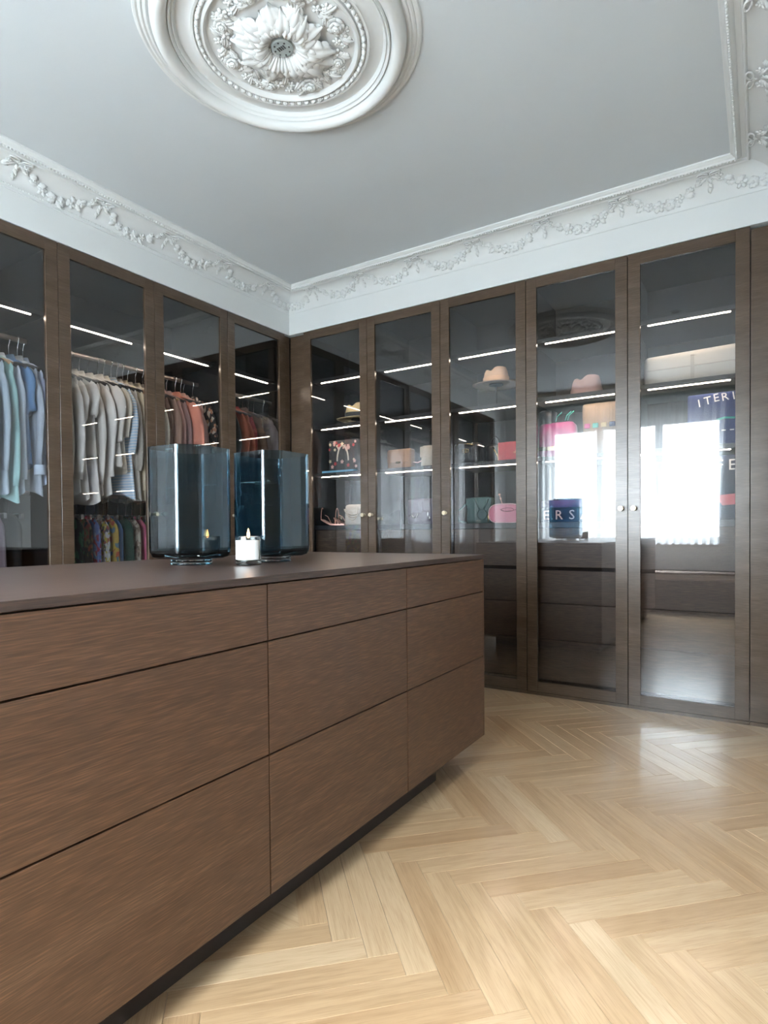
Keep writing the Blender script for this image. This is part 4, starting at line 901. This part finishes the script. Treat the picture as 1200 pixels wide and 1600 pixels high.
bm = bmesh.new(); tube(bm, [(-0.022, -0.02, 0.124), (-0.030, -0.025, 0.150), (-0.040, -0.025, 0.185)], 0.003, 6); blob(bm, (-0.042, -0.025, 0.192), (0.009, 0.005, 0.007)); blob(bm, (-0.034, -0.025, 0.165), (0.008, 0.005, 0.006)); obj('zip_charm', bm, 'rose_gold', b, True)
bm = bmesh.new(); tube(bm, [(-0.112, -0.02, 0.08), (-0.122, -0.03, 0.055), (-0.116, -0.045, 0.01)], 0.004, 6); obj('strap_clip', bm, 'gold', b, True)
# fuchsia bag, straw tote, lettered knit bag
b = lay((2.075, 0.25, S3), 'fuchsia_bag', 'rounded fuchsia bag with a black drawstring top and teal ribbons'); obj('body', rbox(0.24, 0.12, 0.235, 0.05), 'leather_fuchsia', b, 40)
bm = bmesh.new(); lathe(bm, [(0.055, 0.225), (0.05, 0.26), (0.065, 0.30), (0.04, 0.315), (0, 0.315)], 18, -0.07, 0); obj('drawstring_top', bm, 'leather_black', b, True)
for x in (0.0, 0.06, 0.075):
    bm = bmesh.new(); tube(bm, [(x, -0.05, 0.235), (x+0.012, -0.055, 0.265), (x+0.04, -0.05, 0.29)], 0.003, 6); obj('ribbon', bm, 'teal', b, True)
bm = bmesh.new(); bx(bm, -0.11, 0.11, -0.0635, -0.0595, 0.05, 0.075); obj('gold_band', bm, 'gold', b)
b = lay((2.375, 0.27, S3), 'straw_tote', 'beige straw tote with a multicoloured trim'); obj('body', rbox(0.26, 0.13, 0.33, 0.03, 1.08), 'straw_beige', b, 40)
for q, m_ in enumerate(('leather_fuchsia', 'teal', 'straw', 'denim_navy', 'leather_red')): obj('trim_tassel', bm_box(-0.12+q*0.05, -0.085+q*0.05, -0.0745, -0.068, 0.17, 0.20, bev=0.003), m_, b)
b = lay((2.145, 0.22, S4), 'knit_bag', 'navy knitted bag with a purple rolled top and pink letters ERSA'); obj('body', rbox(0.34, 0.10, 0.095, 0.015), 'knit_navy', b, 40)
bm = bmesh.new(); tube(bm, [(-0.165, 0, 0.108), (0, -0.003, 0.112), (0.165, 0, 0.108)], 0.034, 14); obj('rolled_top', bm, 'knit_purple', b, True)
for i, ch in enumerate('ERSA'): text_mesh(ch, 0.085, 0.0015, 'letter_pink', 'letter', b, (-0.125+i*0.082, -0.053, 0.018), (PI/2, 0, 0))
# lettered navy bag and dark bag with FE
b = lay((2.965, 0.20, S3), 'lettered_bag', 'navy canvas bag with arched white letters ITERI'); obj('body', rbox(0.25, 0.10, 0.295, 0.015), 'denim_navy', b, 40)
for i, ch in enumerate('ITERI'): text_mesh(ch, 0.062, 0.0015, 'letter_white', 'letter', b, (-0.062+i*0.042, -0.0525, 0.222+0.010*(1-abs(i-2)/2)+0.006*i), (PI/2, -0.16, 0))
bm = bmesh.new(); tube(bm, [(0.02, -0.052, 0.14), (0.06, -0.053, 0.15), (0.11, -0.053, 0.145)], 0.006, 6); obj('green_stitch', bm, 'teal', b, True)
for q in range(3): obj('white_stitch', bm_box(0.005+q*0.04, 0.025+q*0.04, -0.053, -0.049, 0.078, 0.084), 'letter_white', b)
b = lay((2.975, 0.20, S4), 'dark_tote', 'tall dark tote with white letters FE and a red pocket'); obj('body', rbox(0.26, 0.11, 0.36, 0.015), 'knit_navy', b, 40)
for i, ch in enumerate('FE'): text_mesh(ch, 0.085, 0.0015, 'letter_white', 'letter', b, (0.025+i*0.062, -0.0575, 0.275), (PI/2, 0, 0))
bm = bmesh.new(); vs = [bm.verts.new(p) for p in ((0.0, -0.058, 0.135), (0.115, -0.058, 0.145), (0.115, -0.058, 0.085), (0.04, -0.058, 0.08))]; bm.faces.new(vs); obj('red_pocket', bm, 'leather_red', b)

# wide soft cream bag on the upper shelf of the last wardrobe
plain('leather_cream', (0.74, 0.68, 0.58), 0.5)
b = lay((2.865, 0.27, S2), 'cream_travel_bag', 'wide soft cream leather bag lying on the upper shelf'); bm = rbox(0.53, 0.22, 0.185, 0.035, 0.97)
for v in bm.verts:
    if v.co.z > 0.12: v.co.z += 0.010*math.sin(v.co.x*11+0.6)
obj('body', bm, 'leather_cream', b, 40)
obj('seam_strip', bm_box(-0.010, 0.010, -0.1135, -0.108, 0.02, 0.15), 'cord_cream', b); obj('edge_piping', bm_box(-0.24, 0.24, -0.1135, -0.108, 0.085, 0.091), 'cord_cream', b)
